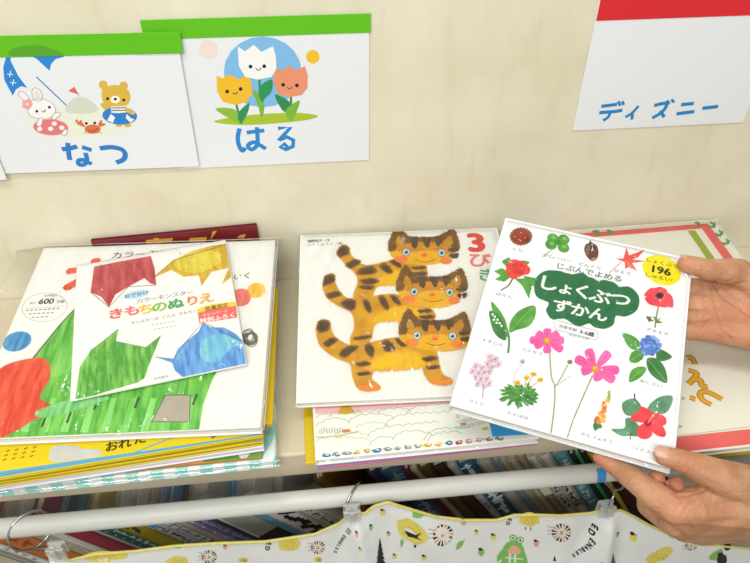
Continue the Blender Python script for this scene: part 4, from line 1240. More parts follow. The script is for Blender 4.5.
# ================================================================ CURTAIN ROD, RINGS
ROD_Y, ROD_Z, ROD_R = -0.300, -0.0352, 0.0098
metal = mat('#b9bab6', 0.25, 0.6, metal=1.0)
root = tag(empty('curtain_rod', (0.0, ROD_Y, ROD_Z)), 'long white rod running across the front of the shelf', 'curtain rod')
q = MB(); q.tube([(-0.80 + 0.16 * i, 0, -0.0008 + 0.0004 * (i > 4)) for i in range(11)], ROD_R, mat('#cfcfc8', 0.4, 0.4, '#c2c2ba', 14, (1, 8, 8)), 24)
q.build('rod', root)
for sx in (-1, 1):
    q = MB(); q.tube([(sx * 0.80, 0, 0), (sx * 0.815, 0, 0)], 0.014, mat('#dcdcd6', 0.35, 0.45), 20); q.build('end_cap', root)
    q = MB(); q.box((sx * 0.807 - 0.006, 0.0, -0.012), (sx * 0.807 + 0.006, 0.029, 0.012), mat('#dcdcd6', 0.35, 0.45), 0.001); q.build('bracket', root)
q = MB()
xx = on_y(600.5, 464, ROD_Y).x
vs, fs = [], []
for k in range(9):
    t = D2R(100 + k * 12)
    for e in (-0.004, 0.005):
        vs.append((xx + e, (ROD_R + 0.0005) * math.cos(t), (ROD_R + 0.0005) * math.sin(t)))
for k in range(8):
    fs.append([2 * k, 2 * k + 1, 2 * k + 3, 2 * k + 2])
q.add(vs, fs, mat('#3f8fd0', 0.4, 0.4), True)
o = q.build('blue_sticker', root); o['label'] = 'small blue sticker'

CURT_Y = -0.316
def plastic_mat():
    m = mat('#d3d5cf', 0.18, 0.5, bump=0.3, scale=150)
    m.node_tree.nodes['Principled BSDF'].inputs['Alpha'].default_value = 0.45
    return m
clear_plastic = plastic_mat()
def ring(label, px, py, tilt, R, lean, clip_px):
    p = on_y(px, py, ROD_Y)
    c = Vector((p.x, ROD_Y, ROD_Z - (R - ROD_R - 0.0014)))
    root = tag(empty('curtain_ring', c), label, 'curtain ring', 'curtain rings on the rod')
    q = MB()
    ax = Matrix.Rotation(D2R(tilt), 3, 'Z') @ Matrix.Rotation(D2R(lean), 3, 'Y')
    q.tube([ax @ Vector((0, R * math.cos(t), R * math.sin(t))) for t in (i * 2 * math.pi / 40 for i in range(40))], 0.0013, metal, 8, True)
    q.build('loop', root)
    k = on_y(clip_px[0], clip_px[1], CURT_Y - 0.004) - c
    low = ax @ Vector((0, -R * 0.55, -R * 0.83))
    q = MB(); q.tube([low, low * 0.5 + (k + Vector((0, 0, 0.008))) * 0.5 + Vector((0.002, 0, 0)), k + Vector((0, 0, 0.006))], 0.0009, metal, 8); q.build('link', root)
    q = MB()
    q.box((k.x - 0.0085, k.y - 0.0035, k.z - 0.012), (k.x + 0.0085, k.y + 0.0, k.z + 0.006), clear_plastic, 0.001)
    q.box((k.x - 0.0025, k.y - 0.0062, k.z - 0.010), (k.x + 0.0025, k.y - 0.0035, k.z + 0.008), clear_plastic, 0.001)
    q.box((k.x - 0.0085, k.y + 0.0045, k.z - 0.012), (k.x + 0.0085, k.y + 0.0075, k.z + 0.006), clear_plastic, 0.001)
    q.box((k.x - 0.006, k.y - 0.0035, k.z + 0.003), (k.x + 0.006, k.y + 0.0075, k.z + 0.006), clear_plastic, 0.0005)
    o = q.build('clip', root); o['label'] = 'clear plastic clip'
ring('wide tilted metal ring at the left end of the curtain', 30, 530, -48, 0.0205, -14, (56, 551))
ring('metal ring over the middle of the rod above a gathered fold', 352, 497, -34, 0.0165, 8, (352, 513))
ring('metal ring at the right, beside the fingers of the lower hand', 611, 474, 28, 0.0165, 4, (607, 509))

# ================================================================ CURTAIN
edge_px = [(47, 553), (60, 557), (70, 560), (95, 554), (136, 551), (177, 545.5), (220, 543), (265, 541.5), (315, 534), (340, 523), (348, 515), (355, 512), (365, 513), (374, 506), (388, 502), (400, 506), (436, 516.6),
           (466, 520), (497, 520), (514, 515), (535, 514.6), (560, 515.5), (590, 513), (603, 510), (621, 510), (635, 517), (649, 525), (662, 531), (680, 537), (700, 543), (724, 546), (756, 549), (790, 552)]
edge = [on_y(x, y, CURT_Y) for x, y in edge_px]
def ztop(x):
    for i in range(len(edge) - 1):
        if x <= edge[i + 1].x or i == len(edge) - 2:
            t = (x - edge[i].x) / (edge[i + 1].x - edge[i].x)
            return edge[i].z + (edge[i + 1].z - edge[i].z) * t
FX = [on_y(52, 552, CURT_Y).x, on_y(355, 512, CURT_Y).x, on_y(610, 511, CURT_Y).x]
def cdisp(x, z):
    s = max(0.0, ztop(x) - z)
    k = min(1.0, s / 0.05)
    y = 0.0
    for f in FX:
        g = x - f - 0.10 * s * (1 if f != FX[0] else 0.5)
        y -= 0.011 * min(1.0, (s + 0.003) / 0.03) * math.exp(-(g / (0.008 + 0.05 * s)) ** 2)
        y += 0.005 * k * math.exp(-((abs(g) - 0.022 - 0.06 * s) / 0.012) ** 2)
    y -= k * 0.006 * math.sin(x * 24 + 0.8) * (0.3 + 2 * s)
    y -= 0.0045 * math.exp(-((x - 0.075 - 0.4 * s) / 0.02) ** 2) * k
    return y
def csurf(x, z, off=0.0):
    return (x, CURT_Y + cdisp(x, z) - off, z)
cloth = mat('#eceeea', 0.7, 0.15, '#e2e5e2', 30)
q = MB()
X0, X1 = edge[0].x, edge[-1].x
NX, NS = 260, 46
for side in (0.0, -0.0008):
    vs, fs = [], []
    for i in range(NX + 1):
        x = X0 + (X1 - X0) * i / NX
        for j in range(NS + 1):
            z = ztop(x) - 0.40 * (j / NS) ** 1.4
            vs.append(csurf(x, z, side))
    for i in range(NX):
        for j in range(NS):
            a_ = i * (NS + 1) + j
            fs.append([a_, a_ + 1, a_ + NS + 2, a_ + NS + 1])
    q.add(vs, fs, cloth, True)
# printed motifs, stored in the cloth's own x, z
class ClothArt(Art):
    def __init__(s, mb):
        s.mb, s.rect, s.layer, s.zt = mb, (X0 + 0.001, -0.6, X1, 0.1), 1, 0
        s.surf = csurf
        s.sub = 0
    EPS = 0.0001
    def loc(s, p):
        q_ = on_y(p[0], p[1], CURT_Y - 0.002)
        return (q_.x, q_.z)
    def emit(s, pts, faces, m):
        k_ = 0.0003 + s.nz()
        s.mb.add([csurf(p[0], p[1], k_) for p in pts], faces, m)
    def word(s, px, py, h, ch, c, ang, bold=0.04):
        """a letter printed along direction ang (degrees, clockwise from the right as seen on the cloth)"""
        vs, fs = text_faces(ch, 0.0)
        d = (math.cos(D2R(ang)), math.sin(D2R(ang))); u = (d[1], -d[0])
        for i in range(7):
            ox, oy = (bold * math.cos(i * 1.047), bold * math.sin(i * 1.047)) if i else (0, 0)
            s.emit([s.loc((px + h * ((x + ox) * d[0] + (y + oy) * u[0]), py + h * ((x + ox) * d[1] + (y + oy) * u[1]))) for x, y in vs], fs, s._m(c))
ca = ClothArt(q)
CY, CG, CK, CO = '#e6d462', '#86c25a', '#22242a', '#e8a585'
def sun_blob(x, y, r, ry, rot=0, seed=1, col=CY):
    ca.base(); ca.blob(x, y, r, col, 14, 0.12, seed, ry, rot)
    for k in range(12):
        t = k * 2.4; u = 0.6 * math.sqrt((k + 1) / 12)
        ca.base(2); ca.line([(x + r * u * math.cos(t), y + ry * u * math.sin(t)), (x + r * u * math.cos(t) + 1.6, y + ry * u * math.sin(t) + 1.0)], 0.5, '#b89a34')
def hedgehog(x, y, r):
    ca.base(); ca.ell(x, y, r, r * 0.95, '#efe6dc')
    for k in range(15):
        t = k * 2 * math.pi / 15
        ca.base(2); ca.poly([(x + r * 0.4 * math.cos(t), y + r * 0.4 * math.sin(t)), (x + r * 1.05 * math.cos(t - 0.13), y + r * math.sin(t - 0.13)), (x + r * 1.1 * math.cos(t + 0.13), y + r * math.sin(t + 0.13))], CK if k % 3 else CO)
    ca.base(3); ca.ell(x, y, r * 0.22, r * 0.22, CG); ca.ell(x - 1, y + 1, r * 0.12, r * 0.12, CO)
    for k in range(3):
        ca.base(2); ca.line([(x - 0.9 * r, y - 0.5 * r + k * 3), (x - 1.6 * r, y - 0.7 * r + k * 4)], 0.45, '#7d7876')
def fir(x, y, h, w):
    P = [(x, y - h)]
    L_, R_ = [], []
    for k in range(6):
        u = (k + 1) / 6
        R_ += [(x + w * u, y - h + 2 * h * u), (x + w * u * 0.55, y - h + 2 * h * u - 1)]
        L_ += [(x - w * u, y - h + 2 * h * u), (x - w * u * 0.55, y - h + 2 * h * u - 1)]
    ca.base(); ca.poly([(x, y - h)] + R_ + L_[::-1], CK)
def bug(x, y, r, col, rot=0):
    ca.base(); ca.ell(x, y, r, r * 1.2, col, rot); ca.base(2); ca.ell(x - r * 0.3, y - r * 1.1, r * 0.6, r * 0.5, CK); ca.line([(x - r, y - r * 1.5), (x + r, y - r * 0.8)], 0.5, CK)
def leaf_(x, y, rot, s=3.5):
    ca.base(); ca.blob(x, y, s, CG, 8, 0.15, int(x), s * 0.5, rot); ca.line([(x, y), (x + s * 1.5 * math.cos(D2R(rot)), y + s * 1.5 * math.sin(D2R(rot)))], 0.8, CG)
sun_blob(104, 558, 21, 5.5, -3, 2); sun_blob(177, 563, 11, 5, 0, 3)
ca.base(); ca.blob(178, 548, 6.5, CG, 9, 0.3, 4, 2.0, -8)
hedgehog(209, 559, 7); sun_blob(290, 546, 11, 7.5, -6, 4); hedgehog(318, 549, 6.5)
sun_blob(243, 563, 5, 2.4, 0, 5); sun_blob(318, 561, 4, 2.4, 0, 6); bug(225, 549, 2, CO)
for ch, x, y in (('E', 268.6, 545.5), ('D', 267.4, 550.5)):
    ca.base(); ca.word(x, y, 6.2, ch, CK, 103)
for i, ch in enumerate('ED ENABLES'):
    if ch != ' ':
        ca.base(); ca.word(349 - i * 1.5, 528.5 + i * 3.1, 4.6, ch, '#4a4d50', 116, 0.03)
fir(380, 551, 12, 6); sun_blob(411.5, 531, 17, 10.5, 33, 7)
ca.base(3); ca.poly([(404, 530), (416, 534), (421, 531), (417, 536), (422, 539), (415, 537), (408, 536)], CK)
ca.base(2); ca.blob(410, 532, 7, '#f0ead6', 9, 0.1, 3, 3, 30)
hedgehog(443, 535, 9.5); fir(555, 560, 3, 2)
leaf_(460, 547, -45, 5); leaf_(402, 543, 100, 3.5); leaf_(418, 516, 5, 6)
bug(464, 524, 2.6, CO); bug(494, 540, 2.6, CY); bug(383, 515, 2.6, CY); bug(482, 556, 3, CG); bug(537, 546, 2.6, CO); bug(389, 538, 1.8, CO); bug(371, 527, 1.8, CG)
bug(395, 560, 2.0, CY); bug(424, 558, 2.4, CY); bug(477, 535, 2.0, CY); bug(618, 535, 2, CG); bug(634, 539, 3.4, CY); bug(415, 546, 1.2, CK); bug(356, 527, 1.6, CO); bug(359, 540, 1.6, CY); bug(600, 557, 2.4, CY)
sun_blob(530, 521, 10, 7.5, 2, 8)
for p in ((526, 529), (531, 529.5)):
    ca.base(3); ca.line([(p[0], p[1]), (p[0] + 0.5, p[1] + 3)], 0.6, CK)
for ch, x, y in (('E', 510.3, 521.5), ('D', 508.6, 525.6)):
    ca.base(); ca.word(x, y, 5.2, ch, CK, 110)
# frog
fm_ = '#7cc25e'
ca.base(); ca.poly([(503, 563), (504, 552), (510, 545), (520, 545), (525, 553), (527, 570), (503, 570)], fm_, True)
ca.base(); ca.poly([(498, 560), (503, 553), (505, 556), (502, 563), (498, 566)], fm_)
for p in ((514, 541), (521, 543)):
    ca.base(2); ca.ell(p[0], p[1], 3.6, 3.4, fm_); ca.ell(p[0], p[1], 2.3, 2.2, '#f0f3ea'); ca.ell(p[0], p[1], 1.1, 1.1, CK)
ca.base(3); ca.poly([(509, 553), (515, 548), (521, 553), (520, 557), (510, 557)], '#ecb49a', True)
for L_ in ([(511, 557), (510, 570)], [(516, 557), (516, 570)], [(506, 561), (524, 562)]):
    ca.base(3); ca.line(L_, 1.6, '#e6efe0')
hedgehog(562, 534, 9)
for ch, x, y, ang, s in (('E', 595, 527.5, 105, 7.4), ('D', 592, 533.6, 108, 7.4), ('E', 592.3, 541, 112, 6.2), ('N', 589.8, 545.6, 118, 5.4), ('A', 587, 549.2, 126, 5.0), ('B', 584, 552.2, 134, 5.0), ('L', 581.2, 554.6, 140, 5.0), ('E', 578.4, 556.8, 144, 5.0), ('S', 575, 559.2, 146, 5.2)):
    ca.base(); ca.word(x, y, s, ch, CK, ang, 0.05)
fir(612, 559, 9, 6); sun_blob(660, 557, 15, 6, -25, 9); hedgehog(692, 547, 5.5); leaf_(674, 537, 10, 5)
ca.base(); ca.blob(718, 558, 9, CG, 9, 0.3, 4, 4, -40); bug(728, 548, 3.5, CK); bug(723, 562, 5, CK)
root = tag(q.build('curtain'), 'white curtain printed with a frog, hedgehogs, suns and firs, clipped to the rod', 'curtain')
q = MB()
pts = []
N_ = 320
for i in range(N_ + 1):
    x = X0 + (X1 - X0) * i / N_
    v = csurf(x, ztop(x), 0)
    pts.append((v[0], v[1] - 0.0002, v[2]))
q.tube(pts, 0.0016, mat('#d9d083', 0.7, 0.1, '#c9bd62', 200), 8)
o = q.build('hem', root); o['label'] = 'pale yellow hem'

# ================================================================ BOOKS STANDING ON THE SHELF BELOW
LS_Z = -0.305
SP_Y = -0.250
def shelf_book(label, px, py, thick, lean, height, cover, marks=None, depth=0.19, pages=None, y=SP_Y, name='picture_book', hard=True, sp=None):
    """px, py: left edge of the spine where it shows below the rod"""
    p = on_y(px, py, y)
    ln = D2R(lean)
    x = p.x + math.tan(ln) * (p.z - LS_Z)
    M = Matrix(((math.cos(ln), 0, -math.sin(ln), 0), (0, 1, 0, 0), (math.sin(ln), 0, math.cos(ln), 0), (0, 0, 0, 1)))
    root = empty(name, (x, y, LS_Z + 0.0006))
    root.rotation_euler = M.to_3x3().to_euler()
    tag(root, label, 'book', 'books standing on the shelf below')
    cm = mat(cover, 0.4, 0.35) if isinstance(cover, str) else cover
    b = min(0.002, thick * 0.2)
    q = MB()
    q.box((0, 0, 0), (b, depth, height), cm); q.box((thick - b, 0, 0), (thick, depth, height), cm)
    q.box((b * 0.5, 0, 0), (thick - b * 0.5, b, height), mat(sp, 0.4, 0.35) if sp else cm, 0)
    if marks:
        Mw = frame(root.location, root.rotation_euler) @ Matrix(((1, 0, 0, 0), (0, 0, -1, 0), (0, 1, 0, 0), (0, 0, 0, 1)))
        class SA(Art):
            EPS = 0.00006
            def emit(s, pts, faces, m):
                k_ = s.nz()
                s.mb.add([(p_[0], -k_, p_[1]) for p_ in pts], faces, m)
        marks(SA(q, Mw, 0.0, (0.0004, 0.002, thick - 0.0004, height - 0.002)), thick, height)
    q.build('cover', root)
    q = MB(); q.box((b, b, 0.002), (thick - b, depth - 0.002, height - 0.003), pages or page_mat('#d9d2c0', '#a79f8c', 0), 0); q.build('pages', root)
def glyphs(col, z0=0.55, z1=0.85, size=0.55, wide=1.0, n=7, seed=0):
    """a worn column of spine marks running down the spine"""
    def f(a, t, h):
        rn = random.Random(seed + n)
        m = mat(col, 0.5, 0.3)
        for k in range(n):
            zc = h * (z1 - (z1 - z0) * k / n)
            s = t * size * 0.5
            for _ in range(3):
                dx, dz = rn.uniform(-s, s), rn.uniform(-s, s) * 0.8
                w_, h_ = (s * 0.9, s * 0.22) if rn.random() < 0.5 else (s * 0.22, s * 0.9)
                cx = t / 2 + dx * 0.5
                a.base(2 + _); a.lpoly([(cx - w_, zc + dz - h_), (cx + w_, zc + dz - h_ * 0.7), (cx + w_, zc + dz + h_), (cx - w_, zc + dz + h_ * 0.8)], m)
    return f
def bands(*cols):
    def f(a, t, h):
        for i, (u0, u1, col) in enumerate(cols):
            a.base(1 + i); a.lpoly([(t * u0, 0.003), (t * u1, 0.003), (t * u1, h - 0.003), (t * u0, h - 0.003)], mat(col, 0.4, 0.35))
    return f
def both(*fs):
    def g(a, t, h):
        for f in fs: f(a, t, h)
    return g
def zebra(a, t, h):
    rn = random.Random(4)
    for k in range(26):
        z = h * (0.4 + 0.6 * k / 26)
        x = t * rn.uniform(0.05, 0.6); w_ = t * rn.uniform(0.2, 0.4)
        a.base(1 + k % 3); a.lpoly([(x, z), (x + w_, z - 0.006), (x + w_ + 0.002, z + 0.004), (x + 0.003, z + 0.007)], mat('#1d1c1c', 0.4, 0.35))
def window_(col, z0, z1, u0=0.1, u1=0.9):
    def f(a, t, h):
        a.base(2); a.lpoly([(t * u0, h * z0), (t * u1, h * z0), (t * u1, h * z1), (t * u0, h * z1)], mat(col, 0.4, 0.35))
    return f
# left run: leaning 40 degrees; x of the left spine edge at photograph row 535
LE = 40
def run(lst, lean, row):
    for i, e in enumerate(lst):
        lab, px, th, col = e[:4]
        if i + 1 < len(lst):
            nx = lst[i + 1][1]
            za = on_y(px, row(px), SP_Y); zb = on_y(nx, row(nx), SP_Y)
            th = ((zb.x - za.x) * math.cos(D2R(lean)) + (zb.z - za.z) * math.sin(D2R(lean))) * 0.985
        k = e[4] if len(e) > 4 else {}
        shelf_book(lab, px, row(px), th, lean, k.pop('height', 0.262), col, **k)
rowL = lambda px: 536 - 0.085 * (px - 100)
g = glyphs
run([
    ('plain grey book half cut off at the far left of the shelf below', -26, 0.013, '#8f8d86'),
    ('white backed book at the far left, left of the orange one', -12, 0.012, '#cfccc4', dict(marks=g('#7b6a60', seed=1))),
    ('orange brown book under the left ring', 2, 0.032, '#a8612c', dict(marks=g('#7a3f1c', 0.5, 0.9, 0.4, seed=2))),
    ('beige dotted book just right of the left ring', 45, 0.012, '#b9b09c', dict(marks=g('#8f846c', seed=3, n=16))),
    ('white book left of the crimson spine', 60, 0.012, '#c9c6ba', dict(marks=bands((0.45, 0.6, '#a9a392')))),
    ('crimson spined book leaning right of the white one', 75.5, 0.0225, '#8e1c38', dict(marks=bands((0.0, 0.08, '#4e1020')))),
    ('thin grey green striped book beside the crimson spine', 103.5, 0.0055, '#7f9a98', dict(marks=bands((0.4, 0.6, '#c9d3cd')))),
    ('thin dark green book beside the teal lettered spine', 110.8, 0.0062, '#2f5a50', dict(marks=g('#b6c8b8', seed=4))),
    ('teal spine with pale lettering left of the olive book', 119, 0.0085, '#3f7a86', dict(marks=g('#dfe9e6', 0.5, 0.95, 0.7, seed=5, n=12))),
    ('olive yellow book with a dark swirl', 130, 0.0215, '#aa9a1c', dict(marks=lambda a, t, h: (a.base(2), [a.lpoly([(t * u, h * z), (t * (u + 0.3), h * (z + 0.02)), (t * (u + 0.28), h * (z + 0.045)), (t * (u - 0.02), h * (z + 0.025))], mat('#3c3a16')) for u, z in ((0.25, 0.80), (0.4, 0.77), (0.3, 0.745))]))),
    ('white spine with a blue square right of the olive book', 157.5, 0.0125, '#cfcfca', dict(marks=both(window_('#2f8fd0', 0.80, 0.86), g('#3c5f86', 0.5, 0.78, 0.6, seed=6, n=9)))),
    ('white spine with blue lettering and a thin red line', 173.5, 0.0125, '#d2d2cc', dict(marks=both(bands((0.88, 0.95, '#b8444a')), g('#4a70a0', 0.5, 0.92, 0.6, seed=7, n=10)))),
    ('thin cream book between the white and purple spines', 189.5, 0.007, '#c4bca8'),
    ('thin lilac spine with small lettering', 198.5, 0.0075, '#a79ac0', dict(marks=g('#e6e0ec', 0.5, 0.95, 0.6, seed=8))),
    ('blue spine with pink lettering', 208, 0.0115, '#3f86ae', dict(marks=g('#d987b4', 0.5, 0.95, 0.7, seed=9, n=12))),
    ('thin dark brown book left of the wide grey one', 223, 0.0048, '#4a3a32'),
    ('wide grey green book with a black foot', 229.5, 0.030, mat('#a5a99c', 0.45, 0.3, '#989c8f', 20), dict(marks=both(window_('#1f1e20', 0.3, 0.60, 0, 1), bands((0, 0.1, '#d5d5cf'))))),
    ('light blue book behind the zebra patterned one', 269, 0.006, '#5fa8cf'),
    ('black and white zebra patterned book', 277, 0.026, '#cfccc4', dict(marks=zebra)),
    ('pale grey book with short black lettering', 310.5, 0.0185, '#b9b7aa', dict(marks=g('#2d2c2a', 0.55, 0.92, 0.42, seed=10, n=7))),
], LE, rowL)
shelf_book('brown book in the dark gap under the middle ring', 361, rowL(361), 0.0138, 34.5, 0.272, '#7a5024')
LE2 = 29
rowR = lambda px: 500 - 0.085 * (px - 480)
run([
    ('dark purple navy book right of the middle ring', 402, 0.010, '#2c2a4a'),
    ('slate blue patterned spine right of the navy one', 414, 0.019, '#3c5876', dict(marks=g('#8fa6b8', 0.5, 0.95, 0.6, seed=12, n=10))),
    ('thin dark red spine beside the slate blue one', 436, 0.0055, '#6d2622'),
    ('thin cream spine between two dark books', 443, 0.005, '#b5a98c'),
    ('olive brown book left of the dark brown one', 450, 0.0105, '#5d4a22'),
    ('dark brown book left of the silvery one', 463, 0.0125, '#3e261c'),
    ('silvery white book left of the blue lettered spine', 478, 0.0075, '#b9bbb8', dict(marks=g('#7d8890', seed=13))),
    ('dark blue spine with white lettering', 487, 0.0155, '#2f5f7c', dict(marks=g('#dfe7ea', 0.52, 0.95, 0.7, seed=14, n=11))),
    ('grey book right of the dark blue spine', 506, 0.0125, '#a6a698'),
    ('thin steel blue book beside the cream ones', 521, 0.0045, '#7f99a6'),
    ('thin cream book, first of the cream trio', 527, 0.0065, '#b3a88c'),
    ('thin cream book, middle of the cream trio', 535, 0.0065, '#c0b598'),
    ('brown cream book with a white spine label', 543, 0.0085, '#9c8f70', dict(marks=window_('#e9e2c6', 0.66, 0.82, 0.0, 1.0))),
    ('white spine with dark lettering, left of its twin', 553.5, 0.0085, '#d5d2c4', dict(marks=g('#3f3d38', 0.5, 0.8, 0.7, seed=15, n=8))),
    ('white spine with dark lettering, beside the teal book', 564, 0.0090, '#d0cdc0', dict(marks=g('#3f3d38', 0.5, 0.85, 0.7, seed=16, n=9))),
    ('teal book with pale lettering', 576, 0.0135, '#5f97a2', dict(marks=g('#d0e0e0', 0.5, 0.95, 0.55, seed=17, n=9))),
    ('thin dark spine right of the teal book', 592.5, 0.005, '#22302a'),
    ('thin bright green spine right of the teal book', 598.5, 0.0032, '#2f9f5f'),
    ('thin dark brown spine left of the yellow one', 602.5, 0.0055, '#2e211c'),
    ('thin yellow spine beside the dark red book', 609.5, 0.0042, '#c9b93a'),
    ('dark red book right of the yellow spine', 615, 0.0175, '#3f1217'),
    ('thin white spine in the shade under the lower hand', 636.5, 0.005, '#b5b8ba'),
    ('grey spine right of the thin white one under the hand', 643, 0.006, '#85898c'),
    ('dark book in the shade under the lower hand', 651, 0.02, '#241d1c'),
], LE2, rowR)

# ================================================================ THE PERSON'S HANDS
def skin_material():
    m = bpy.data.materials.new('skin')
    m.use_nodes = True
    nt = m.node_tree
    p = nt.nodes['Principled BSDF']
    p.inputs['Roughness'].default_value = 0.48
    p.inputs['Specular IOR Level'].default_value = 0.35
    p.inputs['Subsurface Weight'].default_value = 0.12
    p.inputs['Subsurface Radius'].default_value = (0.006, 0.002, 0.001)
    p.inputs['Subsurface Scale'].default_value = 0.6
    L = nt.links.new
    tc = nt.nodes.new('ShaderNodeTexCoord')
    n1 = nt.nodes.new('ShaderNodeTexNoise'); n1.inputs['Scale'].default_value = 42; n1.inputs['Detail'].default_value = 4
    r1 = nt.nodes.new('ShaderNodeValToRGB')
    r1.color_ramp.elements[0].position = 0.3; r1.color_ramp.elements[1].position = 0.72
    r1.color_ramp.elements[0].color = lin('#b07c5a'); r1.color_ramp.elements[1].color = lin('#d0a07a')
    at_ = nt.nodes.new('ShaderNodeAttribute'); at_.attribute_name = 'ruddy'
    mx = nt.nodes.new('ShaderNodeMix'); mx.data_type = 'RGBA'
    mx.inputs['B'].default_value = lin('#c97e66')
    mu = nt.nodes.new('ShaderNodeMath'); mu.operation = 'MULTIPLY'; mu.inputs[1].default_value = 0.75
    L(tc.outputs['Object'], n1.inputs['Vector']); L(n1.outputs['Fac'], r1.inputs['Fac'])
    L(r1.outputs['Color'], mx.inputs['A']); L(at_.outputs['Fac'], mu.inputs[0]); L(mu.outputs['Value'], mx.inputs['Factor'])
    L(mx.outputs['Result'], p.inputs['Base Color'])
    n2 = nt.nodes.new('ShaderNodeTexNoise'); n2.inputs['Scale'].default_value = 330; n2.inputs['Detail'].default_value = 3
    v = nt.nodes.new('ShaderNodeTexVoronoi'); v.inputs['Scale'].default_value = 420
    ad = nt.nodes.new('ShaderNodeMath'); ad.operation = 'ADD'
    b = nt.nodes.new('ShaderNodeBump'); b.inputs['Strength'].default_value = 0.35; b.inputs['Distance'].default_value = 0.0012
    L(tc.outputs['Object'], n2.inputs['Vector']); L(tc.outputs['Object'], v.inputs['Vector'])
    L(n2.outputs['Fac'], ad.inputs[0]); L(v.outputs['Distance'], ad.inputs[1])
    L(ad.outputs['Value'], b.inputs['Height']); L(b.outputs['Normal'], p.inputs['Normal'])
    return m
SKIN = skin_material()
NAIL = mat('#c8937c', 0.3, 0.5, '#d3a38e', 60)

def ico(c, r, n=2):
    bm = bmesh.new()
    bmesh.ops.create_icosphere(bm, subdivisions=n, radius=r)
    P = [v.co + Vector(c) for v in bm.verts]
    bm.free()
    return P
def hull(mb, balls):
    bm = bmesh.new()
    for c, r in balls:
        for p in ico(c, r):
            bm.verts.new(p)
    res = bmesh.ops.convex_hull(bm, input=bm.verts[:])
    bmesh.ops.delete(bm, geom=[g for g in res['geom_interior'] if isinstance(g, bmesh.types.BMVert)], context='VERTS')
    loose = [v for v in bm.verts if not v.link_faces]
    bmesh.ops.delete(bm, geom=loose, context='VERTS')
    mb.add_bm(bm, SKIN)
def skin_mesh(name, chains, hulls, creases, ruddy, voxel=0.0014, smooth=8):
    mb = MB()
    for ch in chains:
        for i in range(len(ch) - 1):
            hull(mb, [ch[i], ch[i + 1]])
    for h in hulls:
        hull(mb, h)
    o = mb.build(name)
    r = o.modifiers.new('r', 'REMESH'); r.mode = 'VOXEL'; r.voxel_size = voxel; r.use_smooth_shade = True
    s = o.modifiers.new('s', 'SMOOTH'); s.factor = 0.5; s.iterations = smooth
    bpy.context.view_layer.update()
    dg = bpy.context.evaluated_depsgraph_get()
    me = bpy.data.meshes.new_from_object(o.evaluated_get(dg))
    bpy.data.objects.remove(o)
    co = [v.co.copy() for v in me.vertices]
    nr = [v.normal.copy() for v in me.vertices]
    # skin creases: shallow grooves along short lines, cut where the skin faces the line's side
    segs = []
    for pts, wdt, dep in creases:
        for i in range(len(pts) - 1):
            segs.append((Vector(pts[i]), Vector(pts[i + 1]), wdt, dep * 1.5))
    attr = me.attributes.new('ruddy', 'FLOAT', 'POINT')
    for i, v in enumerate(co):
        d_best = 0.0
        vd = (CAM_POS - v)
        if nr[i].dot(vd) > 0:
            dz = -vd.dot(FWD)
            sx = CW / 2 - vd.dot(RIGHT) / dz * FPX
            sy = CH / 2 + vd.dot(UP) / dz * FPX
            pv = Vector((sx, sy))
            for a, b, wdt, dep in segs:
                ab = b - a
                t = max(0, min(1, (pv - a).dot(ab) / ab.length_squared))
                dd = (pv - a - ab * t).length
                if dd < wdt * 2.5:
                    fade = 1.0 - 0.5 * abs(2 * t - 1) ** 3 if len(segs) else 1
                    d_best = max(d_best, dep * math.exp(-(dd / wdt) ** 2) * fade)
        if d_best:
            me.vertices[i].co = v - nr[i] * d_best
        q = 0.0
        for c, rr in ruddy:
            q = max(q, math.exp(-((v - Vector(c)).length / rr) ** 2))
        attr.data[i].value = q
    me.materials.clear(); me.materials.append(SKIN)
    for p in me.polygons:
        p.use_smooth = True
    me.update()
    ob = bpy.data.objects.new(name, me)
    COL.objects.link(ob)
    return ob
def nail(parent, c, along, normal, ln, wd, label=None):
    along = Vector(along).normalized(); normal = Vector(normal)
    normal = (normal - along * normal.dot(along)).normalized()
    side = along.cross(normal)
    bm = bmesh.new()
    bmesh.ops.create_uvsphere(bm, u_segments=24, v_segments=12, radius=1)
    mb = MB()
    vs = []
    for v in bm.verts:
        x, y, z = v.co
        # squarish plate, curved across the finger
        x = math.copysign(abs(x) ** 0.75, x); y = math.copysign(abs(y) ** 0.8, y)
        vs.append(Vector(c) + along * x * ln + side * y * wd + normal * (z * 0.0007 - (y * y) * wd * 0.38 - x * x * 0.0006))
    mb.add(vs, [[v.index for v in f.verts] for f in bm.faces], NAIL, True)
    bm.free()
    return mb.build('fingernail', parent)
def mm(p, r): return (Vector(p), r)
HN = HR @ Vector((0, 0, 1))
def surf_depth(px, py):
    d = ray(px, py)
    return (HC - CAM_POS).dot(HN) / d.dot(HN)
def above(px, py, h):      # a point h above the held cover, seen at px, py
    d = ray(px, py)
    return CAM_POS + d * ((HC + HN * h - CAM_POS).dot(HN) / d.dot(HN))
person = tag(empty('person', at(800, 430, 0.60)), 'person reaching in from the right, holding the plant book in two hands', 'person')
def adopt(o):
    o.parent = person
    o.matrix_parent_inverse = Matrix.Translation(-Vector(person.location))

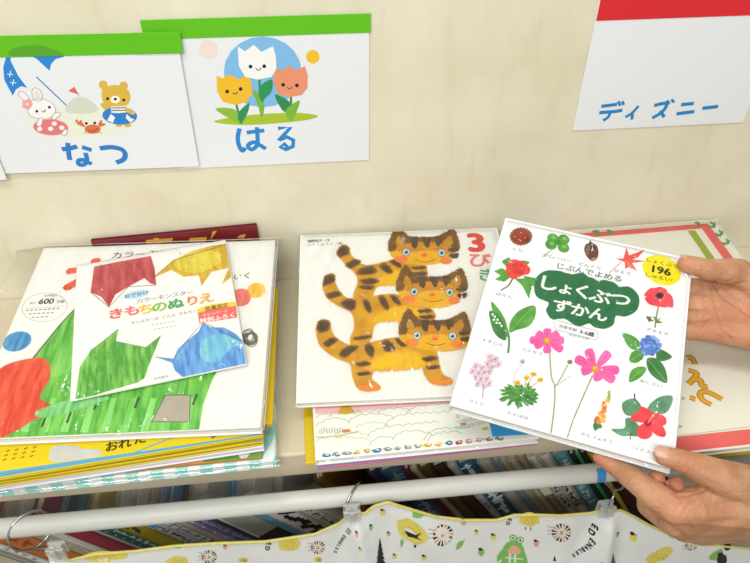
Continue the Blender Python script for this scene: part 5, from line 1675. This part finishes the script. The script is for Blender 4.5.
# ---- lower hand: back of the hand to the viewer, thumb on the cover, fingers underneath
A = at
wr = A(812, 508, 0.612)
iM, iP, iD, iT = A(672, 508, 0.566), A(634, 480, 0.577), above(617, 468, -0.0235), above(600, 456.5, -0.0200)
mM, mP, mD, mT = A(673, 521, 0.584), above(648, 506, -0.062), above(646, 490, -0.036), above(657, 478, -0.0230)
rM, rP, rD, rT = A(684, 528, 0.604), A(664, 512, 0.640), above(664, 496, -0.044), above(676, 484, -0.0245)
pM, pP, pD, pT = A(701, 533, 0.622), A(684, 519, 0.650), above(682, 502, -0.049), above(692, 492, -0.030)
tC, tM, tI, tT = A(752, 490, 0.588), A(717, 475.5, 0.562), above(689, 463.5, 0.0096), above(664, 456.0, 0.0078)
chains = [
    [mm(wr, 0.026), mm(iM, 0.0135), mm(iP, 0.0100), mm(iD, 0.0085), mm(iT, 0.0068)],
    [mm(wr, 0.024), mm(mM, 0.0130), mm(mP, 0.0098), mm(mD, 0.0085), mm(mT, 0.0072)],
    [mm(wr, 0.024), mm(rM, 0.0125), mm(rP, 0.0092), mm(rD, 0.0082), mm(rT, 0.0070)],
    [mm(wr, 0.023), mm(pM, 0.0115), mm(pP, 0.0082), mm(pD, 0.0072), mm(pT, 0.0062)],
    [mm(wr, 0.025), mm(tC, 0.0210), mm(tM, 0.0142), mm(tI, 0.0104), mm(tT, 0.0082)],
    [mm(A(900, 520, 0.64), 0.036), mm(wr, 0.028)],
    [mm(A(1180, 560, 0.70), 0.046), mm(A(900, 520, 0.64), 0.036)],
]
web = A(704, 491, 0.580)
hulls = [[mm(iM, 0.0125), mm(mM, 0.0125), mm(wr, 0.026)], [mm(mM, 0.012), mm(rM, 0.012), mm(wr, 0.024)], [mm(rM, 0.0115), mm(pM, 0.011), mm(wr, 0.024)],
         [mm(tC, 0.019), mm(iM, 0.0110), mm(web, 0.0062), mm(wr, 0.022)], [mm(tC, 0.018), mm(tM, 0.0115), mm(web, 0.006)], [mm(tC, 0.0195), mm(wr, 0.027), mm(mM, 0.012)]]
cre = [
    # folds fanning out of the web between thumb and forefinger
    ([(706, 488), (698, 494), (690, 504), (684, 514)], 1.3, 0.0012), ([(702, 490), (688, 495), (676, 496)], 1.2, 0.0010), ([(708, 489), (703, 502), (697, 516)], 1.2, 0.0009),
    ([(697, 490), (682, 490), (672, 493)], 1.1, 0.0008), ([(712, 490), (712, 504), (708, 520)], 1.3, 0.0006), ([(684, 500), (676, 510), (672, 520)], 1.4, 0.0006),
    ([(690, 508), (688, 520), (692, 532)], 1.5, 0.0006), ([(703, 508), (702, 520), (704, 530)], 1.5, 0.0005),
    # knuckle folds of the thumb and forefinger
    ([(694, 455), (690, 462), (688, 471)], 1.0, 0.0006), ([(698, 457), (695, 464), (693, 473)], 1.0, 0.0006), ([(690, 454), (686, 461), (684, 468)], 0.9, 0.0005),
    ([(681, 453), (678, 461), (678, 468)], 0.9, 0.0004), ([(703, 460), (701, 467), (699, 475)], 1.0, 0.0004),
    ([(641, 474), (634, 482), (630, 490)], 1.1, 0.0005), ([(637, 471), (630, 478), (625, 485)], 1.0, 0.0005), ([(645, 479), (638, 487), (635, 496)], 1.1, 0.0004), ([(620, 463), (616, 469), (614, 474)], 0.9, 0.0004),
    # valley between the first two knuckles, tendons
    ([(648, 512), (660, 520), (674, 530), (690, 541)], 2.6, 0.0013), ([(700, 525), (720, 522), (742, 520)], 3.5, 0.0008), ([(690, 512), (715, 505), (745, 502)], 3.5, 0.0006),
]
hl_ = skin_mesh('hand', chains, hulls, cre, [(iM, 0.016), (iT, 0.013), (mT, 0.016), (rT, 0.016), (tI, 0.010), (web, 0.014), (mM, 0.014)])
hl_['label'] = 'lower hand with its back to the viewer and its thumb on the cover'
adopt(hl_)
ta = (tT - tI).normalized()
tcam = (CAM_POS - tT).normalized()
adopt(nail(None, tT + ta * 0.0012 + (HN * 0.55 + tcam * 0.75 + UP * 0.35).normalized() * 0.0079, ta, HN * 0.55 + tcam * 0.75 + UP * 0.35, 0.0068, 0.0058))
# ---- upper hand: palm to the viewer, thumb on the cover, fingers behind the book
wr = A(822, 318, 0.700)
iM, iP, iD, iT = A(712, 291, 0.700), above(672, 287, -0.026), above(645, 290, -0.0218), above(622, 296, -0.0204)
mM, mP, mD, mT = A(708, 306, 0.692), above(664, 303, -0.026), above(635, 306, -0.0218), above(612, 311, -0.0204)
rM, rP, rD, rT = A(708, 319, 0.684), above(668, 319, -0.025), above(642, 322, -0.0212), above(621, 326, -0.0202)
pM, pP, pD, pT = A(712, 330, 0.676), above(682, 331, -0.0225), above(662, 334, -0.0206), above(646, 337, -0.0194)
tC, tM, tI, tT = A(772, 296, 0.690), A(738, 273, 0.686), above(707, 269.5, 0.0105), above(686, 263.5, 0.0088)
chains = [
    [mm(wr, 0.027), mm(iM, 0.0135), mm(iP, 0.0098), mm(iD, 0.0085), mm(iT, 0.0072)],
    [mm(wr, 0.026), mm(mM, 0.0130), mm(mP, 0.0098), mm(mD, 0.0085), mm(mT, 0.0072)],
    [mm(wr, 0.025), mm(rM, 0.0125), mm(rP, 0.0094), mm(rD, 0.0080), mm(rT, 0.0070)],
    [mm(wr, 0.025), mm(pM, 0.0120), mm(pP, 0.0084), mm(pD, 0.0072), mm(pT, 0.0062)],
    [mm(wr, 0.027), mm(tC, 0.0220), mm(tM, 0.0150), mm(tI, 0.0108), mm(tT, 0.0086)],
    [mm(A(900, 325, 0.69), 0.036), mm(wr, 0.029)],
    [mm(A(1150, 345, 0.68), 0.046), mm(A(900, 325, 0.69), 0.036)],
]
web = A(722, 284, 0.702)
hulls = [[mm(iM, 0.0125), mm(mM, 0.0125), mm(wr, 0.026)], [mm(mM, 0.012), mm(rM, 0.012), mm(wr, 0.026)], [mm(rM, 0.012), mm(pM, 0.0115), mm(wr, 0.025)],
         [mm(tC, 0.020), mm(iM, 0.011), mm(web, 0.007), mm(wr, 0.022)], [mm(A(775, 338, 0.672), 0.017), mm(pM, 0.012), mm(wr, 0.022)]]
cre = [([(713, 282), (718, 290), (727, 299), (740, 307), (752, 316), (768, 332)], 1.5, 0.0022), ([(711, 284), (714, 297), (718, 312), (724, 330), (732, 342)], 1.2, 0.0014),
       ([(701, 280), (705, 296), (706, 312), (702, 330)], 1.3, 0.0012), ([(693, 296), (699, 312), (697, 332)], 1.1, 0.0007),
       ([(696, 262), (694, 268), (695, 276)], 0.9, 0.0005), ([(700, 261), (699, 269), (700, 277)], 0.9, 0.0005), ([(709, 261), (708, 268), (709, 276)], 1.0, 0.0004),
       ([(716, 281), (726, 282), (736, 279)], 1.1, 0.0008), ([(720, 285), (732, 286), (745, 282)], 1.1, 0.0007), ([(724, 289), (738, 292), (752, 290)], 1.1, 0.0005),
       ([(694, 290), (706, 291)], 1.6, 0.0008), ([(694, 308), (705, 309)], 1.6, 0.0009), ([(693, 323), (704, 324)], 1.4, 0.0008)]
hu_ = skin_mesh('hand', chains, hulls, cre, [(tT, 0.012), (pM, 0.020), (rM, 0.016), (A(745, 330, 0.68), 0.03)])
hu_['label'] = 'upper hand with its palm to the viewer and its thumb on the cover'
adopt(hu_)
ta = (tT - tI).normalized()
nn = (UP * 0.9 + HN * 0.35)
adopt(nail(None, tT + ta * 0.001 + (nn - ta * nn.dot(ta)).normalized() * 0.0073, ta, nn, 0.0065, 0.0056))
# sleeves beyond the frame
cloth_d = mat('#3f4650', 0.8, 0.1, '#4a525c', 60)
for P in ([A(960, 528, 0.655), A(1080, 546, 0.68), A(1220, 566, 0.705)], [A(960, 330, 0.688), A(1060, 338, 0.684), A(1190, 348, 0.680)]):
    q = MB(); q.tube(P, 0.05, cloth_d, 28, taper=[0.047, 0.053, 0.060])
    o = q.build('sleeve'); adopt(o)
    o['label'] = 'dark sleeve'
